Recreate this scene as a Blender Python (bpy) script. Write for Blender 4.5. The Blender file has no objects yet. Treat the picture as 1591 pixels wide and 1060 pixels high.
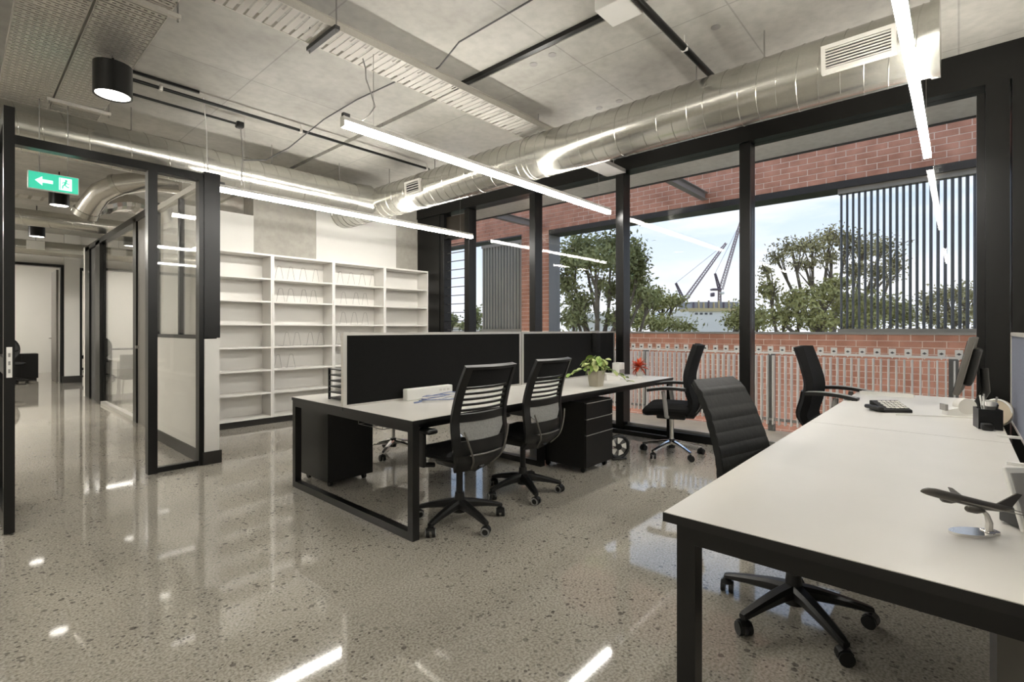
import bpy, bmesh, math, random
from mathutils import Vector, Matrix
random.seed(7)
SC = bpy.context.scene
COL = SC.collection
R = math.radians

# ------------------------------------------------------------------ camera
F = 775.0; TH = R(41.85); EYE = 1.28; HOR = 512.0
cam_d = bpy.data.cameras.new('camera')
cam_d.sensor_width = 36.0; cam_d.lens = F / 1591 * 36.0
cam_d.shift_y = -(530 - HOR) / 1591.0
cam_d.clip_start = 0.05; cam_d.clip_end = 800
cam = bpy.data.objects.new('camera', cam_d); COL.objects.link(cam)
cam.location = (0, 0, EYE); cam.rotation_euler = (R(90), 0, TH - R(90))
SC.camera = cam
CT, ST = math.cos(TH), math.sin(TH)

# ------------------------------------------------------------------ view / world
SC.view_settings.view_transform = 'Standard'
SC.view_settings.look = 'None'
SC.view_settings.exposure = 0.12
SC.view_settings.gamma = 1.0
SC.view_settings.use_curve_mapping = False
W = bpy.data.worlds.new('sky'); SC.world = W; W.use_nodes = True
nt = W.node_tree; nt.nodes.clear()
def N(t, typ, **kw):
    n = t.nodes.new(typ)
    for k, v in kw.items(): setattr(n, k, v)
    return n
o = N(nt, 'ShaderNodeOutputWorld'); bg = N(nt, 'ShaderNodeBackground')
tc = N(nt, 'ShaderNodeTexCoord'); sep = N(nt, 'ShaderNodeSeparateXYZ')
ramp = N(nt, 'ShaderNodeValToRGB')
e = ramp.color_ramp.elements
e[0].position = 0.0; e[0].color = (0.90, 0.92, 0.96, 1)
e[1].position = 0.55; e[1].color = (0.30, 0.47, 0.80, 1)
m1 = e.new(0.14); m1.color = (0.70, 0.79, 0.93, 1)
m2 = e.new(0.28); m2.color = (0.50, 0.66, 0.91, 1)
mp = N(nt, 'ShaderNodeMapping'); mp.inputs['Scale'].default_value = (1.0, 1.0, 4.5)
noi = N(nt, 'ShaderNodeTexNoise'); noi.inputs['Scale'].default_value = 2.3; noi.inputs['Detail'].default_value = 7; noi.inputs['Roughness'].default_value = 0.55
cr = N(nt, 'ShaderNodeValToRGB'); cr.color_ramp.elements[0].position = 0.44; cr.color_ramp.elements[1].position = 0.66
mx = N(nt, 'ShaderNodeMix', data_type='RGBA')
mx.inputs['B'].default_value = (0.95, 0.95, 0.97, 1)
L = nt.links.new
L(tc.outputs['Generated'], sep.inputs[0]); L(sep.outputs['Z'], ramp.inputs[0])
L(tc.outputs['Generated'], mp.inputs[0]); L(mp.outputs[0], noi.inputs['Vector']); L(noi.outputs['Fac'], cr.inputs[0])
L(cr.outputs['Color'], mx.inputs['Factor']); L(ramp.outputs[0], mx.inputs['A'])
L(mx.outputs['Result'], bg.inputs['Color']); bg.inputs['Strength'].default_value = 1.2
L(bg.outputs[0], o.inputs[0])
STRIP = 60.0      # radiance of the linear lights

# ------------------------------------------------------------------ pixel helpers (floor / plane intersections)
def ray(u, v):
    t = (u - 795.5) / F; k = (HOR - v) / F
    return Vector((CT + t * ST, ST - t * CT, k))
def onz(u, v, z):
    r = ray(u, v); s = (z - EYE) / r.z
    return Vector((r.x * s, r.y * s, z))
def onx(u, v, x):
    r = ray(u, v); s = x / r.x
    return Vector((x, r.y * s, EYE + r.z * s))
def ony(u, v, y):
    r = ray(u, v); s = y / r.y
    return Vector((r.x * s, y, EYE + r.z * s))

# ------------------------------------------------------------------ materials
M = {}
def mat(name, col, rough=0.5, metal=0.0, spec=0.5, emit=None, estr=0.0, noise=0.0, nscale=8.0, coat=0.0, bump=0.0):
    m = bpy.data.materials.new(name); m.use_nodes = True
    t = m.node_tree; b = t.nodes['Principled BSDF']
    b.inputs['Base Color'].default_value = (*col, 1); b.inputs['Roughness'].default_value = rough
    b.inputs['Metallic'].default_value = metal; b.inputs['Specular IOR Level'].default_value = spec
    b.inputs['Coat Weight'].default_value = coat
    if emit: b.inputs['Emission Color'].default_value = (*emit, 1); b.inputs['Emission Strength'].default_value = estr
    if noise or bump:
        g = N(t, 'ShaderNodeTexCoord'); n = N(t, 'ShaderNodeTexNoise'); n.inputs['Scale'].default_value = nscale; n.inputs['Detail'].default_value = 5
        t.links.new(g.outputs['Object'], n.inputs['Vector'])
        if noise:
            r = N(t, 'ShaderNodeValToRGB')
            r.color_ramp.elements[0].position = 0.3; r.color_ramp.elements[1].position = 0.7
            r.color_ramp.elements[0].color = (*[c * (1 - noise) for c in col], 1)
            r.color_ramp.elements[1].color = (*[min(1, c * (1 + noise)) for c in col], 1)
            t.links.new(n.outputs['Fac'], r.inputs[0]); t.links.new(r.outputs[0], b.inputs['Base Color'])
        if bump:
            bp = N(t, 'ShaderNodeBump'); bp.inputs['Strength'].default_value = bump; bp.inputs['Distance'].default_value = 0.01
            t.links.new(n.outputs['Fac'], bp.inputs['Height']); t.links.new(bp.outputs[0], b.inputs['Normal'])
    M[name] = m
    return m
mat('black_metal', (0.0045, 0.0045, 0.004), 0.32, 0.0, 0.35)
mat('black_plastic', (0.006, 0.006, 0.0055), 0.42, spec=0.4)
mat('black_fabric', (0.006, 0.006, 0.006), 0.85, spec=0.25, noise=0.35, nscale=160)
mat('screen_fabric', (0.007, 0.007, 0.0068), 0.9, spec=0.2, noise=0.25, nscale=220)
mat('leather', (0.005, 0.0055, 0.005), 0.50, spec=0.28, noise=0.2, nscale=30, bump=0.15)
mat('mesh_grey', (0.20, 0.20, 0.19), 0.7, noise=0.15, nscale=90)
mat('white_laminate', (0.63, 0.61, 0.565), 0.34, spec=0.4, noise=0.03, nscale=3)
mat('white_paint', (0.68, 0.665, 0.625), 0.6, noise=0.02, nscale=2)
mat('bookcase_white', (0.70, 0.68, 0.64), 0.45, noise=0.02, nscale=2)
mat('aluminium', (0.62, 0.60, 0.56), 0.38, 0.7)
mat('chrome', (0.80, 0.79, 0.77), 0.12, 1.0)
mat('wire_steel', (0.30, 0.29, 0.27), 0.35, 0.6)
mat('white_plastic', (0.75, 0.74, 0.70), 0.35)
mat('pale_plastic', (0.62, 0.60, 0.55), 0.4)
mat('tray_pale', (0.50, 0.48, 0.44), 0.5, 0.3)
mat('grey_plastic', (0.27, 0.26, 0.245), 0.4)
mat('case_brown', (0.10, 0.093, 0.08), 0.4)
mat('dark_grey', (0.05, 0.05, 0.05), 0.5)
mat('blue_grey_fabric', (0.115, 0.125, 0.165), 0.9, noise=0.1, nscale=120)
mat('blue_cable', (0.16, 0.20, 0.36), 0.35)
mat('brown_panel', (0.022, 0.017, 0.011), 0.4)
mat('reveal_grey', (0.17, 0.17, 0.165), 0.5)
mat('picket', (0.85, 0.83, 0.80), 0.5)
mat('fin_dark', (0.085, 0.095, 0.105), 0.5)
mat('fin_pale', (0.30, 0.285, 0.25), 0.55)
mat('rail_beige', (0.30, 0.28, 0.24), 0.5)
mat('balcony_tile', (0.60, 0.53, 0.43), 0.6, noise=0.1, nscale=4)
mat('mortar', (0.82, 0.66, 0.55), 0.9)
mat('pot_clay', (0.36, 0.33, 0.26), 0.7, noise=0.1, nscale=12)
mat('soil', (0.04, 0.03, 0.02), 0.9)
mat('leaf_green', (0.20, 0.30, 0.06), 0.5, noise=0.45, nscale=14)
mat('leaf_pale', (0.42, 0.47, 0.17), 0.5, noise=0.3, nscale=14)
mat('leaf_red', (0.55, 0.085, 0.03), 0.5, noise=0.3, nscale=20)
mat('tree_green', (0.255, 0.265, 0.115), 0.7, spec=0.15, noise=0.5, nscale=0.7)
mat('tree_olive', (0.38, 0.34, 0.17), 0.7, spec=0.15, noise=0.5, nscale=0.7)
mat('tree_bright', (0.37, 0.355, 0.14), 0.7, spec=0.15, noise=0.45, nscale=0.8)
mat('bark', (0.15, 0.12, 0.085), 0.9, noise=0.3, nscale=3)
mat('crane_steel', (0.36, 0.27, 0.27), 0.6)
mat('crane_dark', (0.16, 0.12, 0.14), 0.6)
mat('far_white', (0.92, 0.88, 0.80), 0.8, noise=0.04, nscale=0.2)
mat('far_cream', (0.62, 0.50, 0.27), 0.8)
mat('far_grey', (0.36, 0.36, 0.38), 0.8)
mat('far_glass', (0.10, 0.10, 0.10), 0.3)
mat('ground', (0.14, 0.16, 0.07), 0.95, noise=0.3, nscale=0.3)
mat('plane_grey', (0.10, 0.092, 0.08), 0.35, 0.3)
mat('disc_beige', (0.50, 0.42, 0.30), 0.5)
mat('exit_green', (0.03, 0.42, 0.27), 0.4, emit=(0.05, 0.62, 0.40), estr=0.75)
mat('exit_white', (0.8, 0.9, 0.85), 0.4, emit=(0.75, 1.0, 0.90), estr=0.9)
mat('lamp_glow', (0.9, 0.88, 0.84), 0.5, emit=(1.0, 0.965, 0.905), estr=STRIP)
mat('uplight_glow', (0.9, 0.88, 0.84), 0.5, emit=(1.0, 0.965, 0.905), estr=STRIP * 0.58)
mat('downlight_glow', (0.9, 0.88, 0.84), 0.5, emit=(1.0, 0.95, 0.86), estr=7.0)
mat('fill_glow', (0.9, 0.88, 0.84), 0.5, emit=(1.0, 0.95, 0.87), estr=170.0)  # for the unseen lights added in the corridor and its rooms
mat('skirting', (0.020, 0.018, 0.015), 0.45)
mat('door_grey', (0.13, 0.12, 0.105), 0.35)

def glass_mat(name, tint, fres=1.45, extra=0.0):
    m = bpy.data.materials.new(name); m.use_nodes = True; t = m.node_tree; t.nodes.clear()
    out = N(t, 'ShaderNodeOutputMaterial'); mixs = N(t, 'ShaderNodeMixShader')
    tr = N(t, 'ShaderNodeBsdfTransparent'); tr.inputs[0].default_value = (*tint, 1)
    gl = N(t, 'ShaderNodeBsdfGlossy'); gl.inputs['Roughness'].default_value = 0.0; gl.inputs['Color'].default_value = (1, 1, 1, 1)
    lw = N(t, 'ShaderNodeLayerWeight'); lw.inputs['Blend'].default_value = 0.5
    pw = N(t, 'ShaderNodeMath', operation='POWER'); pw.inputs[1].default_value = 5.0
    r0 = ((fres - 1) / (fres + 1)) ** 2
    fr = N(t, 'ShaderNodeMath', operation='MULTIPLY_ADD'); fr.inputs[1].default_value = 1 - r0; fr.inputs[2].default_value = r0
    t.links.new(lw.outputs['Facing'], pw.inputs[0]); t.links.new(pw.outputs[0], fr.inputs[0])
    t.links.new(fr.outputs[0], mixs.inputs[0]); t.links.new(tr.outputs[0], mixs.inputs[1]); t.links.new(gl.outputs[0], mixs.inputs[2])
    t.links.new(mixs.outputs[0], out.inputs[0]); M[name] = m
glass_mat('glass', (0.98, 0.985, 0.985), 1.24)
glass_mat('glass_partition', (0.96, 0.96, 0.95), 1.42)

def floor_mat():
    m = bpy.data.materials.new('polished_concrete'); m.use_nodes = True; t = m.node_tree; b = t.nodes['Principled BSDF']
    g = N(t, 'ShaderNodeNewGeometry'); Lk = t.links.new
    n1 = N(t, 'ShaderNodeTexNoise'); n1.inputs['Scale'].default_value = 0.9; n1.inputs['Detail'].default_value = 6
    r1 = N(t, 'ShaderNodeValToRGB'); r1.color_ramp.elements[0].position = 0.32; r1.color_ramp.elements[1].position = 0.68
    r1.color_ramp.elements[0].color = (0.315, 0.295, 0.252, 1); r1.color_ramp.elements[1].color = (0.42, 0.393, 0.34, 1)
    Lk(g.outputs['Position'], n1.inputs['Vector']); Lk(n1.outputs['Fac'], r1.inputs[0])
    # fine speckle
    n2 = N(t, 'ShaderNodeTexNoise'); n2.inputs['Scale'].default_value = 95; n2.inputs['Detail'].default_value = 2
    r2 = N(t, 'ShaderNodeValToRGB'); r2.color_ramp.elements[0].position = 0.34; r2.color_ramp.elements[1].position = 0.62
    r2.color_ramp.elements[0].color = (0.62, 0.60, 0.57, 1); r2.color_ramp.elements[1].color = (1.08, 1.08, 1.08, 1)
    Lk(g.outputs['Position'], n2.inputs['Vector']); Lk(n2.outputs['Fac'], r2.inputs[0])
    mul = N(t, 'ShaderNodeMix', data_type='RGBA', blend_type='MULTIPLY'); mul.inputs['Factor'].default_value = 1
    Lk(r1.outputs[0], mul.inputs['A']); Lk(r2.outputs[0], mul.inputs['B'])
    last = mul.outputs['Result']
    # dark aggregate: voronoi cells, a random few of them dark
    for sc, thr, rad in ((30, 0.24, 0.40), (62, 0.36, 0.50)):
        v = N(t, 'ShaderNodeTexVoronoi'); v.inputs['Scale'].default_value = sc
        Lk(g.outputs['Position'], v.inputs['Vector'])
        sp = N(t, 'ShaderNodeSeparateColor'); Lk(v.outputs['Color'], sp.inputs[0])
        lt = N(t, 'ShaderNodeMath', operation='LESS_THAN'); lt.inputs[1].default_value = thr; Lk(sp.outputs[0], lt.inputs[0])
        # stone size varies with the cell's second random number
        ms = N(t, 'ShaderNodeMath', operation='MULTIPLY'); ms.inputs[1].default_value = rad; Lk(sp.outputs[1], ms.inputs[0])
        ld = N(t, 'ShaderNodeMath', operation='LESS_THAN'); Lk(v.outputs['Distance'], ld.inputs[0]); Lk(ms.outputs[0], ld.inputs[1])
        cl = N(t, 'ShaderNodeTexNoise'); cl.inputs['Scale'].default_value = 1.7; cl.inputs['Detail'].default_value = 3
        Lk(g.outputs['Position'], cl.inputs['Vector'])
        rc = N(t, 'ShaderNodeValToRGB'); rc.color_ramp.elements[0].position = 0.30; rc.color_ramp.elements[1].position = 0.52
        Lk(cl.outputs['Fac'], rc.inputs[0])
        a = N(t, 'ShaderNodeMath', operation='MULTIPLY'); Lk(lt.outputs[0], a.inputs[0]); Lk(ld.outputs[0], a.inputs[1])
        a2 = N(t, 'ShaderNodeMath', operation='MULTIPLY'); Lk(a.outputs[0], a2.inputs[0]); Lk(rc.outputs[0], a2.inputs[1])
        a3 = N(t, 'ShaderNodeMath', operation='MULTIPLY'); a3.inputs[1].default_value = 0.66; Lk(a2.outputs[0], a3.inputs[0])
        mm = N(t, 'ShaderNodeMix', data_type='RGBA'); mm.inputs['B'].default_value = (0.035, 0.030, 0.026, 1)
        Lk(a3.outputs[0], mm.inputs['Factor']); Lk(last, mm.inputs['A']); last = mm.outputs['Result']
    Lk(last, b.inputs['Base Color'])
    b.inputs['Roughness'].default_value = 0.045; b.inputs['Specular IOR Level'].default_value = 0.85
    b.inputs['Coat Weight'].default_value = 0.0; b.inputs['Coat Roughness'].default_value = 0.05
    M['floor'] = m
floor_mat()

def concrete_mat(name, lo, hi, joint=True):
    m = bpy.data.materials.new(name); m.use_nodes = True; t = m.node_tree; b = t.nodes['Principled BSDF']; Lk = t.links.new
    g = N(t, 'ShaderNodeNewGeometry')
    n1 = N(t, 'ShaderNodeTexNoise'); n1.inputs['Scale'].default_value = 1.1; n1.inputs['Detail'].default_value = 8; n1.inputs['Roughness'].default_value = 0.62
    r1 = N(t, 'ShaderNodeValToRGB'); r1.color_ramp.elements[0].position = 0.3; r1.color_ramp.elements[1].position = 0.7
    r1.color_ramp.elements[0].color = (*lo, 1); r1.color_ramp.elements[1].color = (*hi, 1)
    Lk(g.outputs['Position'], n1.inputs['Vector']); Lk(n1.outputs['Fac'], r1.inputs[0]); last = r1.outputs[0]
    n3 = N(t, 'ShaderNodeTexNoise'); n3.inputs['Scale'].default_value = 14; n3.inputs['Detail'].default_value = 6
    r3 = N(t, 'ShaderNodeValToRGB'); r3.color_ramp.elements[0].position = 0.25; r3.color_ramp.elements[1].position = 0.6
    r3.color_ramp.elements[0].color = (0.86, 0.86, 0.86, 1)
    Lk(g.outputs['Position'], n3.inputs['Vector']); Lk(n3.outputs['Fac'], r3.inputs[0])
    mu = N(t, 'ShaderNodeMix', data_type='RGBA', blend_type='MULTIPLY'); mu.inputs['Factor'].default_value = 1
    Lk(last, mu.inputs['A']); Lk(r3.outputs[0], mu.inputs['B']); last = mu.outputs['Result']
    if joint:
        br = N(t, 'ShaderNodeTexBrick'); br.inputs['Scale'].default_value = 1.0
        br.inputs['Brick Width'].default_value = 1.8; br.inputs['Row Height'].default_value = 1.2; br.inputs['Mortar Size'].default_value = 0.006
        br.inputs['Color1'].default_value = (1, 1, 1, 1); br.inputs['Color2'].default_value = (0.93, 0.93, 0.93, 1); br.inputs['Mortar'].default_value = (0.72, 0.72, 0.72, 1)
        br.offset = 0.0
        Lk(g.outputs['Position'], br.inputs['Vector'])
        m2 = N(t, 'ShaderNodeMix', data_type='RGBA', blend_type='MULTIPLY'); m2.inputs['Factor'].default_value = 1
        Lk(last, m2.inputs['A']); Lk(br.outputs['Color'], m2.inputs['B']); last = m2.outputs['Result']
    Lk(last, b.inputs['Base Color']); b.inputs['Roughness'].default_value = 0.55; b.inputs['Specular IOR Level'].default_value = 0.4
    M[name] = m
concrete_mat('ceiling_concrete', (0.32, 0.307, 0.275), (0.50, 0.485, 0.44))
concrete_mat('wall_concrete', (0.32, 0.30, 0.26), (0.43, 0.41, 0.36), joint=False)
concrete_mat('soffit_concrete', (0.60, 0.61, 0.58), (0.72, 0.73, 0.70), joint=False)

def galv_mat(name, col, rough):
    m = bpy.data.materials.new(name); m.use_nodes = True; t = m.node_tree; b = t.nodes['Principled BSDF']; Lk = t.links.new
    g = N(t, 'ShaderNodeNewGeometry'); v = N(t, 'ShaderNodeTexVoronoi'); v.inputs['Scale'].default_value = 120
    Lk(g.outputs['Position'], v.inputs['Vector'])
    sp = N(t, 'ShaderNodeSeparateColor'); Lk(v.outputs['Color'], sp.inputs[0])
    r = N(t, 'ShaderNodeValToRGB'); r.color_ramp.elements[0].color = (*[c * 0.96 for c in col], 1); r.color_ramp.elements[1].color = (*[min(1, c * 1.04) for c in col], 1)
    Lk(sp.outputs[0], r.inputs[0]); Lk(r.outputs[0], b.inputs['Base Color'])
    n = N(t, 'ShaderNodeTexNoise'); n.inputs['Scale'].default_value = 1.5; Lk(g.outputs['Position'], n.inputs['Vector'])
    mr = N(t, 'ShaderNodeMapRange'); mr.inputs['To Min'].default_value = rough - 0.02; mr.inputs['To Max'].default_value = rough + 0.04
    Lk(n.outputs['Fac'], mr.inputs[0]); Lk(mr.outputs[0], b.inputs['Roughness'])
    b.inputs['Metallic'].default_value = 0.9; M[name] = m
galv_mat('galvanised', (0.54, 0.53, 0.485), 0.22)
galv_mat('tray_steel', (0.62, 0.60, 0.55), 0.42)
galv_mat('foil', (0.62, 0.60, 0.56), 0.20)

def brick_mat():
    m = bpy.data.materials.new('brick_red'); m.use_nodes = True; t = m.node_tree; b = t.nodes['Principled BSDF']; Lk = t.links.new
    g = N(t, 'ShaderNodeNewGeometry'); n = N(t, 'ShaderNodeTexNoise'); n.inputs['Scale'].default_value = 4.3; n.inputs['Detail'].default_value = 4
    r = N(t, 'ShaderNodeValToRGB'); r.color_ramp.elements[0].position = 0.3; r.color_ramp.elements[1].position = 0.7
    r.color_ramp.elements[0].color = (0.40, 0.175, 0.108, 1); r.color_ramp.elements[1].color = (0.62, 0.30, 0.20, 1)
    Lk(g.outputs['Position'], n.inputs['Vector']); Lk(n.outputs['Fac'], r.inputs[0]); Lk(r.outputs[0], b.inputs['Base Color'])
    b.inputs['Roughness'].default_value = 0.85; M['brick_red'] = m
brick_mat()

def perforated_mat():
    # punched tray steel: rows of slots, see-through where the metal is punched away
    m = bpy.data.materials.new('perforated_steel'); m.use_nodes = True; t = m.node_tree; b = t.nodes['Principled BSDF']; Lk = t.links.new
    b.inputs['Base Color'].default_value = (0.62, 0.60, 0.55, 1); b.inputs['Metallic'].default_value = 0.85; b.inputs['Roughness'].default_value = 0.4
    tcn = N(t, 'ShaderNodeTexCoord'); s = N(t, 'ShaderNodeSeparateXYZ'); Lk(tcn.outputs['Object'], s.inputs[0])
    p = N(t, 'ShaderNodeMath', operation='PINGPONG'); p.inputs[1].default_value = 0.018; Lk(s.outputs['X'], p.inputs[0])
    a = N(t, 'ShaderNodeMath', operation='GREATER_THAN'); a.inputs[1].default_value = 0.008; Lk(p.outputs[0], a.inputs[0])
    ab = N(t, 'ShaderNodeMath', operation='ABSOLUTE'); Lk(s.outputs['Y'], ab.inputs[0])
    l2 = N(t, 'ShaderNodeMath', operation='LESS_THAN'); l2.inputs[1].default_value = 0.0075; Lk(ab.outputs[0], l2.inputs[0])
    mu = N(t, 'ShaderNodeMath', operation='MULTIPLY'); Lk(a.outputs[0], mu.inputs[0]); Lk(l2.outputs[0], mu.inputs[1])
    inv = N(t, 'ShaderNodeMath', operation='SUBTRACT'); inv.inputs[0].default_value = 1.0; Lk(mu.outputs[0], inv.inputs[1])
    Lk(inv.outputs[0], b.inputs['Alpha']); M['perforated_steel'] = m
perforated_mat()

# ------------------------------------------------------------------ mesh builder
class MB:
    def __init__(s): s.v = []; s.f = []; s.m = []; s.sm = []
    def add(s, vs, fs, mi=0, smooth=False):
        o = len(s.v); s.v += [tuple(p) for p in vs]
        for f in fs: s.f.append(tuple(i + o for i in f)); s.m.append(mi); s.sm.append(smooth)
        return s
    def box(s, a, b, mi=0):
        x0, x1 = sorted((a[0], b[0])); y0, y1 = sorted((a[1], b[1])); z0, z1 = sorted((a[2], b[2]))
        v = [(x0, y0, z0), (x1, y0, z0), (x1, y1, z0), (x0, y1, z0), (x0, y0, z1), (x1, y0, z1), (x1, y1, z1), (x0, y1, z1)]
        return s.add(v, [(3, 2, 1, 0), (4, 5, 6, 7), (0, 1, 5, 4), (1, 2, 6, 5), (2, 3, 7, 6), (3, 0, 4, 7)], mi)
    def rbox(s, c, size, r=0.01, rot=None, mi=0, seg=3, smooth=True):
        bm = bmesh.new(); bmesh.ops.create_cube(bm, size=1.0)
        bmesh.ops.scale(bm, vec=size, verts=bm.verts)
        bmesh.ops.bevel(bm, geom=bm.edges[:], offset=min(r, min(size) * 0.49), segments=seg, affect='EDGES', profile=0.5)
        mt = Matrix.Translation(c) @ (rot.to_4x4() if rot else Matrix())
        bm.transform(mt); bm.verts.index_update()
        s.add([v.co[:] for v in bm.verts], [[v.index for v in f.verts] for f in bm.faces], mi, smooth); bm.free(); return s
    def tube(s, pts, r, n=8, mi=0, caps=True, closed=False, smooth=True):
        pts = [Vector(p) for p in pts]; rs = r if isinstance(r, (list, tuple)) else [r] * len(pts)
        k = len(pts); vs = []; fs = []
        up = None
        for i, p in enumerate(pts):
            if closed: d = (pts[(i + 1) % k] - pts[i - 1])
            else: d = (pts[min(i + 1, k - 1)] - pts[max(i - 1, 0)])
            d.normalize()
            if up is None:
                up = Vector((0, 0, 1)) if abs(d.z) < 0.9 else Vector((1, 0, 0))
            a = d.cross(up)
            if a.length < 1e-5: a = d.cross(Vector((0, 1, 0)))
            a.normalize(); b = a.cross(d); b.normalize(); up = b
            for j in range(n):
                t = 2 * math.pi * j / n
                vs.append(p + (a * math.cos(t) + b * math.sin(t)) * rs[i])
        rng = k if closed else k - 1
        for i in range(rng):
            for j in range(n):
                i2 = (i + 1) % k; j2 = (j + 1) % n
                fs.append((i * n + j, i * n + j2, i2 * n + j2, i2 * n + j))
        if caps and not closed:
            fs.append(tuple(range(n - 1, -1, -1))); fs.append(tuple((k - 1) * n + j for j in range(n)))
        return s.add(vs, fs, mi, smooth)
    def cyl(s, a, b, r, r2=None, n=20, mi=0, smooth=True):
        return s.tube([a, b], [r, r if r2 is None else r2], n, mi, True, False, smooth)
    def lathe(s, prof, c=(0, 0, 0), n=24, mi=0):
        vs = []; fs = []; c = Vector(c)
        for (r, z) in prof:
            for j in range(n):
                t = 2 * math.pi * j / n; vs.append(c + Vector((r * math.cos(t), r * math.sin(t), z)))
        for i in range(len(prof) - 1):
            for j in range(n):
                j2 = (j + 1) % n; fs.append((i * n + j, i * n + j2, (i + 1) * n + j2, (i + 1) * n + j))
        return s.add(vs, fs, mi, True)
    def prism(s, poly, axis, a, b, mi=0):
        # poly: 2-D outline; axis 'x','y','z' is the extrusion axis from a to b
        n = len(poly); vs = []
        for h in (a, b):
            for (p, q) in poly:
                vs.append({'x': (h, p, q), 'y': (p, h, q), 'z': (p, q, h)}[axis])
        fs = [tuple(range(n - 1, -1, -1)), tuple(range(n, 2 * n))]
        for i in range(n): j = (i + 1) % n; fs.append((i, j, n + j, n + i))
        return s.add(vs, fs, mi)
    def patch(s, S, a0, a1, b0, b1, th, na=8, nb=8, mi=0):
        # a thick piece of the surface S(a,b); a0/a1 may be functions of b
        fa0 = a0 if callable(a0) else (lambda b: a0); fa1 = a1 if callable(a1) else (lambda b: a1)
        top = []; bot = []
        for i in range(nb + 1):
            b = b0 + (b1 - b0) * i / nb
            for j in range(na + 1):
                a = fa0(b) + (fa1(b) - fa0(b)) * j / na
                p = Vector(S(a, b)); e = 1e-3
                du = Vector(S(a + e, b)) - Vector(S(a - e, b)); dv = Vector(S(a, b + e)) - Vector(S(a, b - e))
                nn = du.cross(dv); nn.normalize()
                top.append(p + nn * th / 2); bot.append(p - nn * th / 2)
        o = len(top); w = na + 1; fs = []
        for i in range(nb):
            for j in range(na):
                q = (i * w + j, i * w + j + 1, (i + 1) * w + j + 1, (i + 1) * w + j)
                fs.append(q); fs.append(tuple(o + x for x in reversed(q)))
        rim = [j for j in range(na)] + [i * w + na for i in range(nb)] + [nb * w + j for j in range(na, 0, -1)] + [i * w for i in range(nb, 0, -1)]
        for i in range(len(rim)):
            x, y = rim[i], rim[(i + 1) % len(rim)]; fs.append((y, x, o + x, o + y))
        return s.add(top + bot, fs, mi, True)
    def build(s, name, m, parent=None, loc=None, rz=None):
        me = bpy.data.meshes.new(name); me.from_pydata(s.v, [], s.f)
        for k in (m if isinstance(m, (list, tuple)) else [m]): me.materials.append(M[k])
        me.polygons.foreach_set('material_index', s.m); me.polygons.foreach_set('use_smooth', s.sm)
        me.update()
        if any(s.sm):
            try: me.set_sharp_from_angle(angle=R(40))
            except Exception: pass
        ob = bpy.data.objects.new(name, me); COL.objects.link(ob)
        if parent: ob.parent = parent
        if loc is not None: ob.location = loc
        if rz is not None: ob.rotation_euler = (0, 0, rz)
        return ob
def tag(o, label=None, cat=None, group=None, kind=None):
    if label: o['label'] = label
    if cat: o['category'] = cat
    if group: o['group'] = group
    if kind: o['kind'] = kind
    return o
def empty(name, loc=(0, 0, 0), rz=0.0, **kw):
    o = bpy.data.objects.new(name, None); COL.objects.link(o); o.location = loc; o.rotation_euler = (0, 0, rz)
    o.empty_display_size = 0.1
    return tag(o, **kw)
def share(src, name, parent, loc, rz=None):
    o = bpy.data.objects.new(name, src.data); COL.objects.link(o); o.parent = parent; o.location = loc
    if rz is not None: o.rotation_euler = (0, 0, rz)
    return o
def copy_tree(o, parent=None):
    c = o.copy(); COL.objects.link(c); c.parent = parent
    for ch in list(o.children): copy_tree(ch, c)
    return c
def box(name, a, b, m, parent=None): return MB().box(a, b).build(name, m, parent)
def struct(o, label=None, cat=None): return tag(o, label, cat, kind='structure')

# ================================================================== STRUCTURE
CEIL = 3.55; XW = 5.65; YB = 7.25
GX = 3.16
struct(box('floor', (-3.2, -4.2, -0.25), (XW + 0.10, 20.2, 0.0), 'floor'), 'polished concrete floor with dark aggregate flecks', 'floor')
# slab in two pours with an open joint between
cl = MB(); cl.box((-3.2, -4.2, CEIL), (GX - 0.03, 20.2, CEIL + 0.28)); cl.box((GX + 0.03, -4.2, CEIL), (XW + 0.12, 20.2, CEIL + 0.28))
cl.box((GX - 0.03, -4.2, CEIL + 0.05), (GX + 0.03, 20.2, CEIL + 0.28))
struct(cl.build('ceiling', 'ceiling_concrete'), 'raw concrete ceiling slab with a joint', 'ceiling')
struct(box('wall_behind', (-3.35, -4.2, -0.25), (-3.2, 20.2, CEIL + 0.28), 'white_paint'), 'white wall behind the viewer', 'wall')
struct(box('wall_right', (-3.35, -4.35, -0.25), (XW + 0.12, -4.2, CEIL + 0.28), 'white_paint'), 'white wall on the far right side', 'wall')
struct(box('wall_end', (-3.35, 20.2, -0.25), (XW + 0.12, 20.35, CEIL + 0.28), 'white_paint'), 'white wall at the far corridor end', 'wall')
# back wall behind the bookcases: white stretch up to 2.85 m, then concrete, white, concrete
wb = empty('wall_back', kind='structure', label='back wall of white panels and bare concrete above the bookcases', cat='wall')
box('white_panel', (1.70, YB, 0), (2.75, YB + 0.15, 2.85), 'white_paint', wb)
box('concrete_pier', (2.75, YB + 0.01, 0), (3.65, YB + 0.35, CEIL), 'wall_concrete', wb)
box('white_panel', (3.65, YB, 0), (5.09, YB + 0.15, CEIL), 'white_paint', wb)
box('concrete_pier', (5.09, YB + 0.01, 0), (XW, YB + 0.35, CEIL), 'wall_concrete', wb)
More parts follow.
